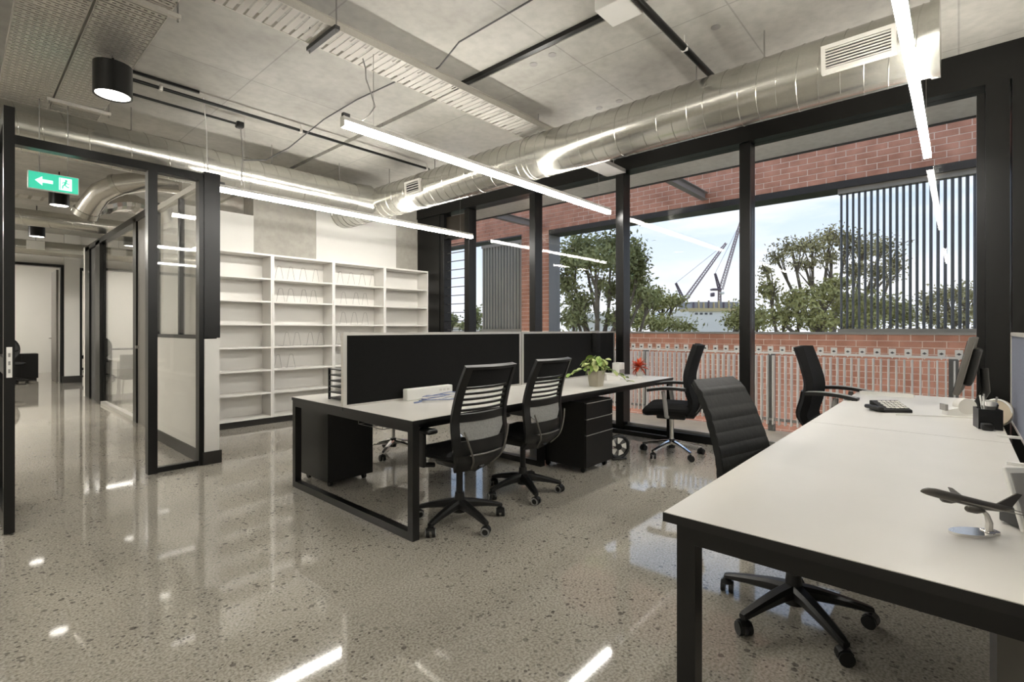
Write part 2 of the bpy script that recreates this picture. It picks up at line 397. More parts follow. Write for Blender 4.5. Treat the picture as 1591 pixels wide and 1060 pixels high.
# window wall
HEAD = 3.25
wy = [-0.16, 1.685, 3.173, 4.593, 5.98, 6.60]
struct(box('wall_front', (XW - 0.03, -4.2, 0), (XW + 0.12, -0.46, CEIL), 'white_paint'), 'pale wall strip beside the black column at the right', 'wall')
struct(box('trim_1', (XW - 0.12, -4.2, HEAD), (XW + 0.10, YB, CEIL), 'black_metal'), 'black steel beam above the windows', 'beam')
col = empty('trim_2', kind='structure', label='thick black steel column at the right end of the windows', cat='column')
box('column_face', (XW - 0.12, -0.30, 0), (XW + 0.08, -0.16, HEAD), 'black_metal', col)
box('column_flange', (XW - 0.16, -0.46, 0), (XW + 0.08, -0.31, HEAD), 'black_metal', col)
for i in range(5):
    y0, y1 = wy[i], wy[i + 1]
    w = empty('window_%d' % (i + 1), (XW, y0, 0), kind='structure', label=[
        'widest window beside the black column at the right', 'window right of the dark desk screen, cranes in view', 'window behind the plant with the big tree',
        'window with the brick pier behind it', 'narrow louvre window beside the bookcases'][i], cat='window')
    wd = y1 - y0
    mh = 0.055 if i < 4 else 0.05
    dp = 0.07
    box('sill_rail', (-dp, 0, 0), (dp, wd, 0.085), 'black_metal', w)
    box('sill_track', (0.02, 0.05, 0.085), (0.045, wd - 0.05, 0.11), 'aluminium', w)
    
    m = MB().rbox((0, wd, HEAD / 2), (0.17, 0.11, HEAD), 0.006, smooth=False).build('mullion', 'black_metal', w)
    if i == 0: box('jamb', (-dp, 0, 0.085), (dp, 0.05, HEAD - 0.05), 'black_metal', w)
    if i < 4:
        box('pane', (-0.005, 0.05, 0.085), (0.005, wd - 0.055, HEAD), 'glass', w)
    else:
        box('spandrel_panel', (-0.03, 0.05, 2.86), (0.03, wd - 0.055, HEAD - 0.05), 'brown_panel', w)
        box('transom', (-dp, 0.05, 2.82), (dp, wd - 0.05, 2.87), 'black_metal', w)
        z = 0.35
        while z < 2.8:
            MB().rbox((0.0, wd / 2, z), (0.11, wd - 0.11, 0.006), 0.002, rot=Matrix.Rotation(R(62), 3, 'Y'), smooth=False).build('louvre_blade', 'glass', w)
            MB().box((-0.008, 0.055, z + 0.05), (0.008, wd - 0.055, z + 0.062)).build('louvre_clip', 'dark_grey', w)
            z += 0.145
struct(box('trim_3', (XW - 0.10, 6.65, 0), (XW + 0.10, YB, CEIL), 'black_metal'), 'black corner column between windows and bookcases', 'column')

# ------------------------------------------------------------------ walkway outside
struct(box('floor_walkway', (XW + 0.10, -4.2, -0.30), (7.05, 12.5, -0.02), 'balcony_tile'), 'beige tiled walkway floor outside the windows', 'floor')
sf = MB(); sf.box((XW + 0.12, -4.2, 3.44), (6.95, 12.5, 3.64)); sf.box((6.86, -4.2, 3.425), (6.90, 12.5, 3.44), 1)
struct(sf.build('ceiling_walkway', ['soffit_concrete', 'dark_grey']), 'concrete slab soffit over the walkway', 'ceiling')
XB = 8.45; TB = 0.38
wbk = empty('wall_brick', (0, 0, 0), kind='structure', label='red brick screen wall with wide openings beyond the walkway', cat='wall')
YR = -1.2; YL = 11.4; SILL = 1.21; LB = 3.40
core = MB(); e_ = -0.004
core.box((XB + e_, YR, -4.5), (XB + TB, YL, SILL)); core.box((XB + e_, YR, LB + e_), (XB + TB, YL, 4.6))
core.box((XB + e_, 6.51 + e_, SILL), (XB + TB, 7.27 - e_, LB)); core.box((XB + e_, YR, SILL), (XB + TB, -0.36, LB)); core.box((XB + e_, 10.9, SILL), (XB + TB, YL, LB))
core.build('mortar_bed', 'mortar', wbk)
BW, BH, JT = 0.23, 0.076, 0.010
cand = []
def course(z, y0, y1, off):
    y = y0 - off
    while y < y1 - 0.02:
        a, b = max(y, y0), min(y + BW, y1)
        if b - a > 0.03: cand.append((a, b, z))
        y += BW + JT
zz = LB + 0.0; k = 0
while zz + BH < 4.45: course(zz, YR, YL, 0.12 * (k % 2)); zz += BH + JT; k += 1
zz = SILL - BH - 0.005; k = 0
while zz > -1.0: course(zz, YR, YL, 0.12 * (k % 2)); zz -= BH + JT; k += 1
zz = SILL + 0.045; k = 0
while zz + BH < LB:
    course(zz, 6.51, 7.27, 0.12 * (k % 2)); course(zz, YR, -0.36, 0.12 * (k % 2)); zz += BH + JT; k += 1
def bscore(c):
    y = (c[0] + c[1]) / 2; z = c[2] + 0.04
    d = XB * CT + y * ST; u = 795.5 + F * (XB * ST - y * CT) / d; v = HOR - F * (z - EYE) / d
    s = (c[1] - c[0]) / d / d
    r = (z - EYE) / XB
    if u > 1535 or u < 680 or r > 0.312: return 0
    if z < SILL and (u < 975 or v > 625): return s * 0.05
    if z < SILL - 0.2: return s * 0.6
    return s
cand.sort(key=bscore, reverse=True)
meshes = {}
for c in cand[:296]:
    w = round(c[1] - c[0], 3)
    if w not in meshes:
        meshes[w] = MB().rbox((0.02, w / 2, BH / 2), (0.06, w, BH), 0.004, seg=1, smooth=False).build('brick', 'brick_red', wbk); o = meshes[w]; o.location = (XB, c[0], c[2])
    else: share(meshes[w], 'brick', wbk, (XB + random.uniform(-0.002, 0.002), c[0], c[2]))
rest = MB()
for c in cand[296:]: rest.box((XB - 0.01, c[0], c[2]), (XB + 0.05, c[1], c[2] + BH))
tag(rest.build('brickwork', 'brick_red', wbk), kind='stuff')
box('sill_capping', (XB - 0.03, -0.36, SILL), (XB + TB + 0.02, 6.51, SILL + 0.03), 'rail_beige', wbk)
box('sill_capping', (XB - 0.03, 7.27, SILL), (XB + TB + 0.02, 10.9, SILL + 0.03), 'rail_beige', wbk)
box('lintel_angle', (XB - 0.01, -0.36, LB - 0.10), (XB + TB, 6.51, LB), 'brown_panel', wbk)
box('lintel_angle', (XB - 0.01, 7.27, LB - 0.03), (XB + TB, 10.9, LB), 'dark_grey', wbk)
box('reveal_lining', (XB - 0.005, 6.50, SILL + 0.03), (XB + TB, 6.51, LB - 0.1), 'reveal_grey', wbk)
# steel tie beams between slab edge and the brick screen
for i, y in enumerate((3.19, 6.75)):
    t_ = MB(); t_.box((6.95, y - 0.05, 3.46), (XB, y + 0.05, 3.47)); t_.box((6.95, y - 0.05, 3.58), (XB, y + 0.05, 3.59)); t_.box((6.95, y - 0.006, 3.47), (XB, y + 0.006, 3.58))
    tag(t_.build('steel_beam', 'grey_plastic'), ['steel tie beam to the brick wall, seen in the cranes window', 'steel tie beam to the brick wall, seen in the brick pier window'][i], 'beam')
# fin screens in the openings
def fin_screen(y0, y1, label, mname, n, dep, wid, rot):
    s = empty('fin_screen', (XB + 0.10, y0, SILL + 0.03), label=label, cat='screen')
    H = LB - 0.10 - SILL - 0.03; L_ = y1 - y0
    box('top_rail', (-0.06, 0, H - 0.07), (0.06, L_, H), 'rail_beige', s)
    box('bottom_rail', (-0.06, 0, 0), (0.06, L_, 0.05), 'rail_beige', s)
    first = None
    for i in range(n):
        y = (i + 0.5) * L_ / n
        if first is None:
            first = MB().rbox((0, 0, H / 2 - 0.01), (dep, wid, H - 0.12), 0.002, seg=1, smooth=False).build('fin', mname, s, (0, y, 0), rot)
        else: share(first, 'fin', s, (0, y, 0), rot)
    return s
fin_screen(-0.33, 1.30, 'dark vertical fin screen filling the right end of the brick opening', 'fin_dark', 23, 0.05, 0.026, R(14))
fin_screen(7.29, 8.60, 'pale grey vertical fin screen left of the brick pier', 'fin_pale', 14, 0.10, 0.035, R(-8))
# picket balustrade
bal = empty('balustrade', (6.95, -0.9, -0.02), label='pale picket balustrade along the walkway edge', cat='balustrade')
BL = 8.5
box('top_rail', (-0.012, 0, 0.99), (0.012, BL, 1.015), 'picket', bal)
box('bottom_rail', (-0.02, 0, 0.14), (0.02, BL, 0.17), 'grey_plastic', bal)
pk = MB().rbox((0, 0, 0.53), (0.080, 0.016, 0.88), 0.003, seg=1, smooth=False).build('picket', 'picket', bal, (0, 0.035, 0))
br = MB(); br.box((-0.006, -0.032, 1.02), (0.006, 0.032, 1.085)); br.prism([(-0.03, 1.02), (0.03, 1.02), (0.0, 0.975)], 'x', -0.016, -0.006)
br.prism([(-0.02, 1.04), (0.0, 1.055), (0.02, 1.04), (0.0, 1.028)], 'x', -0.009, -0.006, 1)
brk = br.build('bracket', ['picket', 'dark_grey'], bal, (0, 0.07, 0))
n = int(BL / 0.069)
for i in range(1, n): share(pk, 'picket', bal, (0, 0.035 + 0.069 * i, 0))
for i in range(1, n // 2): share(brk, 'bracket', bal, (0, 0.07 + 0.138 * i, 0))
for i in range(5): box('post', (0.03, 0.9 + 1.75 * i, 0), (0.075, 0.98 + 1.75 * i, 0.99), 'reveal_grey', bal)

# ------------------------------------------------------------------ glazed partition, door, corridor
YP = 5.35; PH = 2.75
gp = empty('wall_partition', (0, YP, 0), kind='structure', label='black framed glass partition with doorway on the left', cat='wall')
box('top_rail', (-3.2, -0.045, PH - 0.07), (1.66, 0.045, PH), 'black_metal', gp)
box('door_jamb', (0.13, -0.045, 0), (0.20, 0.045, PH - 0.07), 'black_metal', gp)
box('jamb_post', (1.13, -0.05, 0), (1.20, 0.05, PH - 0.07), 'black_metal', gp)
box('bottom_rail', (1.20, -0.03, 0), (1.56, 0.03, 0.045), 'black_metal', gp)
box('pane', (1.20, -0.005, 0.045), (1.525, 0.005, PH - 0.07), 'glass_partition', gp)
box('corner_post', (1.525, -0.05, 0), (1.565, 0.05, PH - 0.07), 'black_metal', gp)
box('end_panel', (1.565, -0.06, 1.20), (1.70, 0.05, PH + 0.02), 'black_metal', gp)
box('pane', (-3.2, -0.005, 0.1), (0.13, 0.005, PH - 0.07), 'glass_partition', gp)
box('bottom_rail', (-3.2, -0.03, 0), (0.13, 0.03, 0.1), 'black_metal', gp)
hw = empty('wall_low', (1.60, YP, 0), kind='structure', label='half height white wall with glazing above, beside the bookcases', cat='wall')
box('wall_body', (-0.03, -0.045, 0.12), (0.10, YB - YP, 1.19), 'white_paint', hw)
box('skirting_board', (-0.045, -0.06, 0), (0.115, YB - YP, 0.12), 'skirting', hw)
box('capping', (-0.035, 0.05, 1.19), (0.105, YB - YP, 1.225), 'black_metal', hw)
box('pane', (0.03, 0.05, 1.225), (0.04, YB - YP, PH - 0.06), 'glass_partition', hw)
box('top_rail', (0.0, 0.05, PH - 0.06), (0.07, YB - YP, PH), 'aluminium', hw)
for y in (0.9, 1.84): box('mullion', (0.01, y, 1.225), (0.06, y + 0.05, PH - 0.06), 'black_metal', hw)
# open door leaf swung towards the viewer
DL = 0.90
dr = empty('door_1', (0.225, YP - 0.05, 0), kind='structure', label='black framed glass door standing open at the left edge', cat='door')
for (y0, y1) in ((-0.07, 0.0), (-DL, -DL + 0.08)): box('stile', (-0.025, y0, 0.01), (0.025, y1, PH - 0.08), 'black_metal', dr)
for (z0, z1) in ((0.01, 0.12), (1.0, 1.10), (PH - 0.17, PH - 0.08)): box('rail', (-0.025, -DL + 0.08, z0), (0.025, -0.07, z1), 'black_metal', dr)
box('pane', (-0.004, -DL + 0.08, 0.12), (0.004, -0.07, 1.0), 'glass_partition', dr); box('pane', (-0.004, -DL + 0.08, 1.10), (0.004, -0.07, PH - 0.17), 'glass_partition', dr)
lk = box('lock_plate', (-0.013, -DL - 0.003, 0.98), (0.013, -DL, 1.17), 'white_plastic', dr); tag(lk, 'pale metal lock plate')
for z in (1.02, 1.07, 1.12): box('lock_bolt', (-0.005, -DL - 0.005, z - 0.012), (0.005, -DL - 0.003, z + 0.012), 'grey_plastic', lk)
# meeting room front along the corridor
g3 = empty('wall_meeting', (1.70, 7.40, 0), kind='structure', label='black framed glazed front of the meeting room along the corridor', cat='wall')
box('door_panel', (-0.03, 0.0, 0), (0.05, 1.00, 2.82), 'door_grey', g3)
box('frame_post', (-0.05, 0.98, 0), (0.06, 1.16, 2.82), 'black_metal', g3)
box('pane', (-0.005, 1.16, 0.05), (0.005, 3.55, 2.76), 'glass_partition', g3)
box('floor_track', (-0.04, 1.16, 0), (0.04, 3.55, 0.05), 'aluminium', g3)
box('frame_post', (-0.05, 3.55, 0), (0.06, 3.95, 2.82), 'black_metal', g3)
box('door_panel', (-0.02, 3.95, 0), (0.03, 4.55, 2.82), 'dark_grey', g3)
box('frame_post', (-0.05, 4.55, 0), (0.06, 5.0, 2.82), 'black_metal', g3)
box('top_rail', (-0.05, 0, 2.76), (0.06, 5.0, 2.85), 'black_metal', g3)
box('door_knob', (-0.07, 0.90, 1.02), (-0.03, 0.93, 1.06), 'chrome', g3)
struct(box('wall_meeting_back', (1.65, 12.4, 0), (5.65, 12.55, 2.85), 'white_paint'), 'white back wall of the meeting room', 'wall')
ce = empty('wall_corridor_end', (0, 16.0, 0), kind='structure', label='white corridor end wall with two dark framed doorways', cat='wall')
box('pillar', (1.74, -0.1, 0.10), (2.02, 0.15, CEIL), 'white_paint', ce)
box('skirting_board', (1.70, -0.13, 0), (2.05, 0.16, 0.16), 'skirting', ce)
box('bulkhead', (-3.2, 0, 2.82), (1.74, 0.15, CEIL), 'white_paint', ce)
box('bulkhead', (2.02, 0, 2.78), (XW, 0.15, CEIL), 'white_paint', ce)
box('door_frame', (-3.2, -0.06, 2.76), (1.74, 0.16, 2.82), 'black_metal', ce); box('door_frame', (1.68, -0.06, 0), (1.74, 0.16, 2.76), 'black_metal', ce)
box('door_frame', (2.02, -0.06, 2.72), (XW, 0.16, 2.78), 'black_metal', ce); box('door_frame', (2.02, -0.06, 0), (2.07, 0.16, 2.72), 'black_metal', ce)
d2 = empty('door_2', (1.67, 16.2, 0), kind='structure', label='grey door standing open at the corridor end', cat='door')
box('leaf', (-0.045, 0.0, 0.01), (0.0, 0.92, 2.72), 'door_grey', d2)
hd = MB().tube([(-0.10, 0.75, 1.06), (-0.10, 0.86, 1.06), (-0.045, 0.86, 1.06)], 0.012, 6); hd.build('handle', 'chrome', d2)
box('end_room_partition', (2.6, 16.15, 0), (2.7, 20.2, CEIL), 'white_paint'); struct(bpy.data.objects['end_room_partition'], 'white partition between the two end rooms', 'wall'); bpy.data.objects['end_room_partition'].name = 'wall_end_rooms'

# ================================================================== LINEAR LIGHTS
def linear_light(y, label, x0=1.83, x1=5.45, z=2.746, ztop=CEIL):
    s = empty('linear_light', (x0, y, z), label=label, cat='light', group='suspended linear lights')
    Lg = x1 - x0
    hs = MB(); hs.box((0, -0.024, 0.0125), (Lg, 0.024, 0.018)); hs.box((0, -0.024, 0.018), (Lg, -0.021, 0.042)); hs.box((0, 0.021, 0.018), (Lg, 0.024, 0.042)); hs.build('housing', 'white_plastic', s)
    tag(box('diffuser', (0.004, -0.024, -0.028), (Lg - 0.004, 0.024, 0.012), 'lamp_glow', s), 'glowing white diffuser')
    box('uplight', (0.004, -0.0205, 0.019), (Lg - 0.004, 0.0205, 0.022), 'uplight_glow', s)
    for x in (0, Lg): box('end_cap', (x - 0.004, -0.025, -0.029), (x + 0.004, 0.025, 0.043), 'white_plastic', s)
    for x in (0.25, Lg - 0.25): MB().cyl((x, 0, 0.018), (x, 0, ztop - z), 0.0018, n=5).build('suspension_wire', 'wire_steel', s)
    box('power_inlet', (0.0, -0.015, 0.018), (0.05, 0.015, 0.07), 'dark_grey', s)
    return s
linear_light(3.25, 'glowing linear light hanging over the island desks with dark screens', ztop=3.333)
linear_light(5.73, 'glowing linear light hanging in front of the bookcases')
linear_light(0.195, 'glowing linear light hanging over the right hand desks')
linear_light(-2.40, 'added fill light out of view behind the viewer on the right')  # this and the next two are out of view, added to brighten the office
linear_light(0.195, 'added fill light behind the viewer in line with the right hand desks', -3.1, -0.4)
linear_light(3.25, 'added fill light behind the viewer in line with the island', -3.1, -0.4)

# ================================================================== DUCTS
ZD = 3.10; RD = 0.22; XD = 4.10
def helix(axis, c, a, b, r, pitch, hand=1):
    pts = []; n = int((b - a) / pitch * 40)
    for i in range(n + 1):
        t = i / 40 * 2 * math.pi * hand; h = a + (b - a) * i / n
        if axis == 'y': pts.append((c[0] + r * math.cos(t), h, c[1] + r * math.sin(t)))
        else: pts.append((h, c[0] + r * math.cos(t), c[1] + r * math.sin(t)))
    return pts
def duct(axis, c, a, b, r, label, pitch=0.13, caps=True):
    s = empty('spiral_duct', label=label, cat='duct')
    m = MB()
    P = (lambda h: (c[0], h, c[1])) if axis == 'y' else (lambda h: (h, c[0], c[1]))
    m.tube([P(a), P(b)], r, 48, caps=caps); m.build('duct_shell', 'galvanised', s)
    MB().tube(helix(axis, c, a + 0.02, b - 0.02, r + 0.001, pitch), 0.0032, 4).build('seam', 'galvanised', s)
    return s, P
dY, P = duct('y', (XD, ZD), 0.10, YB, RD, 'big spiral duct running along the window wall')
MB().tube([P(0.085), P(0.13)], RD + 0.012, 48).build('end_cap', 'galvanised', dY)
for y in (3.4, 5.2): MB().tube([P(y - 0.03), P(y + 0.03)], RD + 0.006, 48).build('joint_band', 'galvanised', dY)
for y in (1.1, 1.62, 3.3, 5.0, 6.0):
    rd = MB().cyl((XD, y, ZD + RD - 0.01), (XD, y, CEIL), 0.006, n=6); rd.build('hanger_rod', 'wire_steel', dY)
# tee collar where the branch meets
dX, P2 = duct('x', (6.30, ZD), -3.1, XD - 0.16, 0.21, 'spiral duct running from the corridor to the big duct', 0.16)
MB().tube([P2(XD - 0.42), P2(XD - 0.17)], [0.215, 0.235], 40).build('tee_collar', 'galvanised', dX)
for x in (1.2, 2.6, 3.5): MB().cyl((x, 6.3, ZD + 0.2), (x, 6.3, CEIL), 0.006, n=6).build('hanger_rod', 'wire_steel', dX)
# supply grilles on the duct's room side
def grille(y, w, h, ang, label, nsl):
    g = empty('air_grille', (XD, y, ZD), label=label, cat='grille'); g.rotation_euler = (0, ang, 0)
    x = -RD - 0.012
    box('backing', (x + 0.006, -w / 2, -h / 2), (x + 0.03, w / 2, h / 2), 'black_plastic', g)
    for a, b in (((x - 0.01, -w / 2 - 0.025, h / 2), (x + 0.03, w / 2 + 0.025, h / 2 + 0.025)), ((x - 0.01, -w / 2 - 0.025, -h / 2 - 0.025), (x + 0.03, w / 2 + 0.025, -h / 2)),
                 ((x - 0.01, -w / 2 - 0.025, -h / 2), (x + 0.03, -w / 2, h / 2)), ((x - 0.01, w / 2, -h / 2), (x + 0.03, w / 2 + 0.025, h / 2))):
        box('frame', a, b, 'pale_plastic', g)
    for i in range(nsl):
        z = -h / 2 + (i + 0.5) * h / nsl
        MB().rbox((x, 0, z), (0.016, w, 0.008), 0.001, seg=1, smooth=False).build('slat', 'pale_plastic', g)
gy = onx(1333, 72, XD - 0.2).y
grille(gy, 0.35, 0.13, R(-6), 'large white air grille on the big duct at upper right', 7)
grille(onx(644, 291, XD - 0.2).y, 0.26, 0.12, R(-4), 'small air grille on the far end of the big duct', 4)
pb = MB(); pb.box((4.75, 3.06, 3.215), (5.52, 3.32, 3.22)); pb.box((4.75, 3.06, 3.22), (5.52, 3.066, 3.26)); pb.box((4.75, 3.314, 3.22), (5.52, 3.32, 3.26))
for x_ in (4.8, 5.45): pb.cyl((x_, 3.19, 3.22), (x_, 3.19, CEIL), 0.005, n=6)
tag(pb.build('cable_bridge', 'grey_plastic'), 'short steel cable bridge under the duct at the window mullion', 'cable tray')

# ================================================================== CABLE TRAYS
def tray(name_label, x0, x1, y0, y1, z, along, nsl, mslat, rods, slat_frac=0.74, lip=0.055):
    s = empty('cable_tray', label=name_label, cat='cable tray')
    if along == 'x':
        for y in (y0, y1): box('side_rail', (x0, y - 0.003, z), (x1, y + 0.003, z + lip), 'tray_steel', s)
        box('side_flange', (x0, y0 - 0.012, z + lip), (x1, y0 + 0.003, z + lip + 0.003), 'tray_steel', s)
        p = (x1 - x0) / nsl; w = y1 - y0
        first = None; second = None
        for i in range(nsl):
            x = x0 + (i + 0.5) * p
            if i % 2 == 0:
                if first is None: first = MB().box((-p * slat_frac / 2, -w / 2, 0), (p * slat_frac / 2, w / 2, 0.003)).build('slat', mslat, s, (x, (y0 + y1) / 2, z))
                else: share(first, 'slat', s, (x, (y0 + y1) / 2, z))
            else:
                if second is None:
                    m = MB(); q = p * slat_frac / 2
                    m.box((-q, -w / 2 + 0.07, 0.004), (q, w / 2 - 0.03, 0.007)); m.box((-q, -w / 2, 0.004), (-q * 0.3, -w / 2 + 0.07, 0.007)); m.box((q * 0.3, -w / 2, 0.004), (q, -w / 2 + 0.07, 0.007)); m.box((-q, w / 2 - 0.03, 0.004), (q, w / 2, 0.007))
                    second = m.build('slat', mslat, s, (x, (y0 + y1) / 2, z))
                else: share(second, 'slat', s, (x, (y0 + y1) / 2, z))
        for x in rods:
            b = MB(); b.box((x - 0.018, y0 - 0.05, z - 0.030), (x + 0.018, y1 + 0.05, z - 0.004)); b.build('strut', 'dark_grey', s)
            for y in (y0 - 0.035, y1 + 0.035): MB().cyl((x, y, z - 0.05), (x, y, CEIL), 0.005, n=6).build('hanger_rod', 'wire_steel', s)
    else:
        for x in (x0, x1): box('side_rail', (x - 0.003, y0, z), (x + 0.003, y1, z + lip), 'tray_steel', s)
        p = (y1 - y0) / nsl; w = x1 - x0; first = None
        for i in range(nsl):
            y = y0 + (i + 0.5) * p
            if first is None:
                q = p * 0.40; fm = MB(); fm.box((-w / 2, -q, 0), (w / 2, q, 0.002)); fm.box((-w / 2, -q, 0.002), (w / 2, -q + 0.002, 0.022)); fm.box((-w / 2, q - 0.002, 0.002), (w / 2, q, 0.022)); fm.box((-w / 2, q, 0.020), (w / 2, p - q, 0.022))
                first = fm.build('slat', mslat, s, ((x0 + x1) / 2, y, z))
            else: share(first, 'slat', s, ((x0 + x1) / 2, y, z))
        for y in rods:
            box('strut', (x0 - 0.05, y - 0.018, z - 0.028), (x1 + 0.05, y + 0.018, z - 0.003), 'tray_steel', s)
            for x in (x0 - 0.035, x1 + 0.035): MB().cyl((x, y, z - 0.05), (x, y, CEIL), 0.005, n=6).build('hanger_rod', 'wire_steel', s)
    return s
tray('pale slotted cable tray above the island desks', 0.6, 4.30, 3.17, 3.48, 3.335, 'x', 62, 'tray_pale', (1.72, 0.75))
tray('perforated cable tray at the upper left corner, nearer the door side', 0.24, 0.545, 2.6, 6.05, 3.24, 'y', 60, 'perforated_steel', ())
tray('perforated cable tray at the upper left, beside the black downlight', 0.565, 0.89, 2.6, 6.05, 3.24, 'y', 60, 'perforated_steel', (5.72, 3.62))

# ================================================================== CEILING SERVICES
def pipe(name, pts, r, m, label, cat, clips=(), clipm='wire_steel'):
    s = empty(name, label=label, cat=cat)
    MB().tube(pts, r, 10).build('run', m, s)
    for c in clips:
        k = MB(); k.cyl((c[0], c[1], c[2]), (c[0], c[1], CEIL), 0.004, n=5); k.rbox((c[0], c[1], c[2]), (0.03, 0.05, 0.05), 0.008); k.build('pipe_clip', clipm, s)
    return s
pipe('sprinkler_pipe', [(1.0, 1.575, 3.45), (5.5, 1.575, 3.45)], 0.026, 'black_metal', 'black sprinkler pipe on the ceiling above the big duct', 'pipe', [(3.75, 1.575, 3.45)], 'white_plastic')
pipe('conduit', [(0.95, 5.42, 3.48), (4.34, 5.42, 3.48)], 0.016, 'black_metal', 'long black conduit crossing the ceiling above the partition', 'pipe', [(2.55, 5.42, 3.48), (4.3, 5.42, 3.48), (1.25, 5.42, 3.48)], 'aluminium')
c2 = pipe('conduit', [(0.95, 5.70, 3.46), (2.0, 5.70, 3.46)], 0.013, 'black_metal', 'short black conduit ending in a junction box', 'pipe')
MB().rbox((2.02, 5.70, 3.455), (0.075, 0.075, 0.065), 0.015).build('junction_box', 'black_plastic', c2)
MB().tube([(2.03, 5.70, 3.43), (2.045, 5.71, 3.3), (2.06, 5.72, 3.1), (2.05, 5.73, 2.95), (2.05, 5.73, 2.83)], 0.006, 6).build('drop_cable', 'grey_plastic', c2)
c3 = box('track_rail', (0.95, 5.375, 3.525), (1.55, 5.40, 3.548), 'black_metal'); tag(c3, 'short black track fixed to the ceiling by the downlight', 'rail')
tag(box('ceiling_rail', (GX - 0.075, 1.70, CEIL - 0.035), (GX - 0.032, 3.52, CEIL), 'black_metal'), 'black rail along the ceiling joint', 'rail')
jb = onz(962, 8, CEIL - 0.06)
cb = empty('ceiling_box', (jb.x, jb.y, CEIL - 0.11), label='white box on the ceiling at the end of the black rail', cat='box')
MB().rbox((0, 0, 0.055), (0.24, 0.24, 0.11), 0.006).build('body', 'white_plastic', cb)
# thin cable draped along the ceiling and over the tray
pts = [(2.63, 1.0, 3.53), (2.63, 2.0, 3.535), (2.62, 2.9, 3.52), (2.63, 3.15, 3.42), (2.64, 3.5, 3.40), (2.64, 3.65, 3.50), (2.63, 4.4, 3.535), (2.6, 5.0, 3.50), (2.5, 5.6, 3.32), (2.3, 5.72, 3.16), (2.07, 5.73, 3.10)]
tag(MB().tube(pts, 0.0065, 6).build('ceiling_cable', 'dark_grey'), 'thin dark cable draped along the ceiling over the tray', 'cable')
pts = [(2.06, 3.36, 3.33), (2.07, 3.34, 3.25), (2.05, 3.30, 3.15), (2.08, 3.28, 3.05), (2.10, 3.26, 2.95), (2.04, 3.25, 2.86), (1.99, 3.25, 2.81)]
tag(MB().tube(pts, 0.005, 6).build('power_cable', 'grey_plastic'), 'wavy power cable dropping from the tray to the linear light', 'cable')
pts = [(1.62, 5.5, CEIL), (1.63, 5.44, 3.2), (1.62, 5.40, 2.95), (1.62, 5.36, 2.78)]
tag(MB().tube(pts, 0.005, 6).build('drop_cable', 'white_plastic'), 'white cable dropping to the black partition post', 'cable')

def downlight(p, r, h, label, rod=True):
    s = empty('downlight', p, label=label, cat='light')
    m = MB(); m.lathe([(r * 0.90, 0.004), (r, 0.0), (r, h), (0.001, h)], n=28); m.lathe([(r * 0.90, 0.004), (r * 0.88, 0.03), (0.001, 0.03)], n=28); m.build('can', 'black_metal', s)
    m = MB(); m.lathe([(0.001, 0.006), (r * 0.885, 0.006), (r * 0.885, 0.010)], n=28); tag(m.build('lens', 'downlight_glow', s), 'glowing round lens')
    if rod: MB().cyl((0, 0, h), (0, 0, CEIL - p[2]), 0.008, n=6).build('stem', 'black_metal', s)
downlight((0.76, 4.55, 2.965), 0.115, 0.22, 'black cylinder downlight under the perforated tray at upper left')
downlight((1.0, 9.65, 3.06), 0.115, 0.22, 'black cylinder downlight in the corridor below the exit sign')
downlight((1.0, 12.6, 2.98), 0.115, 0.22, 'small far black downlight in the corridor')
# small ceiling sensors / cast-in dots
for i, (u, v) in enumerate(((829, 100), (858, 85), (931, 168), (962, 157), (1112, 42))):
    p = onz(u, v, CEIL)
    tag(MB().cyl((p.x, p.y, CEIL - 0.004), (p.x, p.y, CEIL + 0.002), 0.035, n=16).build('cast_plug', 'grey_plastic'), ['round ceiling plug nearest the slotted tray', 'round ceiling plug, right of the pair by the black rail', 'round ceiling plug, left of the pair by the big duct', 'round ceiling plug, right of the pair by the big duct', 'lone round ceiling plug right of the black sprinkler pipe'][i], 'plug', 'ceiling plugs')

# exit sign
p = ony(84, 284, 5.78)
ex = empty('exit_sign', (p.x, 5.78, p.z), label='green illuminated exit sign with arrow hanging past the doorway', cat='exit sign')
w, h = 0.45, 0.20; ex.scale = (0.70, 0.70, 0.70)
MB().rbox((0, 0.03, 0), (w + 0.016, 0.05, h + 0.016), 0.006).build('case', 'white_plastic', ex)
box('green_face', (-w / 2, 0.002, -h / 2), (w / 2, 0.006, h / 2), 'exit_green', ex)
m = MB(); m.prism([(-0.17, 0.0), (-0.105, 0.055), (-0.105, 0.02), (-0.01, 0.02), (-0.01, -0.02), (-0.105, -0.02), (-0.105, -0.055)], 'y', -0.001, 0.002); m.build('arrow', 'exit_white', ex)
m = MB(); m.box((0.045, -0.001, -0.075), (0.165, 0.002, 0.075)); m.build('pictogram_panel', 'exit_white', ex)
m = MB()   # running figure and doorway edge
m.cyl((0.112, -0.003, 0.045), (0.112, -0.001, 0.045), 0.013, n=12)
m.tube([(0.108, -0.002, 0.030), (0.098, -0.002, -0.005)], 0.011, 6)
m.tube([(0.108, -0.002, 0.026), (0.086, -0.002, 0.022), (0.074, -0.002, 0.004)], 0.005, 6); m.tube([(0.108, -0.002, 0.024), (0.128, -0.002, 0.006), (0.140, -0.002, 0.014)], 0.005, 6)
m.tube([(0.098, -0.002, -0.005), (0.080, -0.002, -0.024), (0.078, -0.002, -0.055)], 0.007, 6); m.tube([(0.098, -0.002, -0.005), (0.116, -0.002, -0.028), (0.138, -0.002, -0.036)], 0.007, 6)
m.box((0.052, -0.002, -0.07), (0.058, 0.0, 0.07)); m.build('running_figure', 'exit_green', ex)
for x in (-0.13, 0.13): MB().cyl((x, 0.03, h / 2), (x, 0.03, (3.235 - p.z) / 0.70), 0.006, n=6).build('hanger_rod', 'wire_steel', ex)

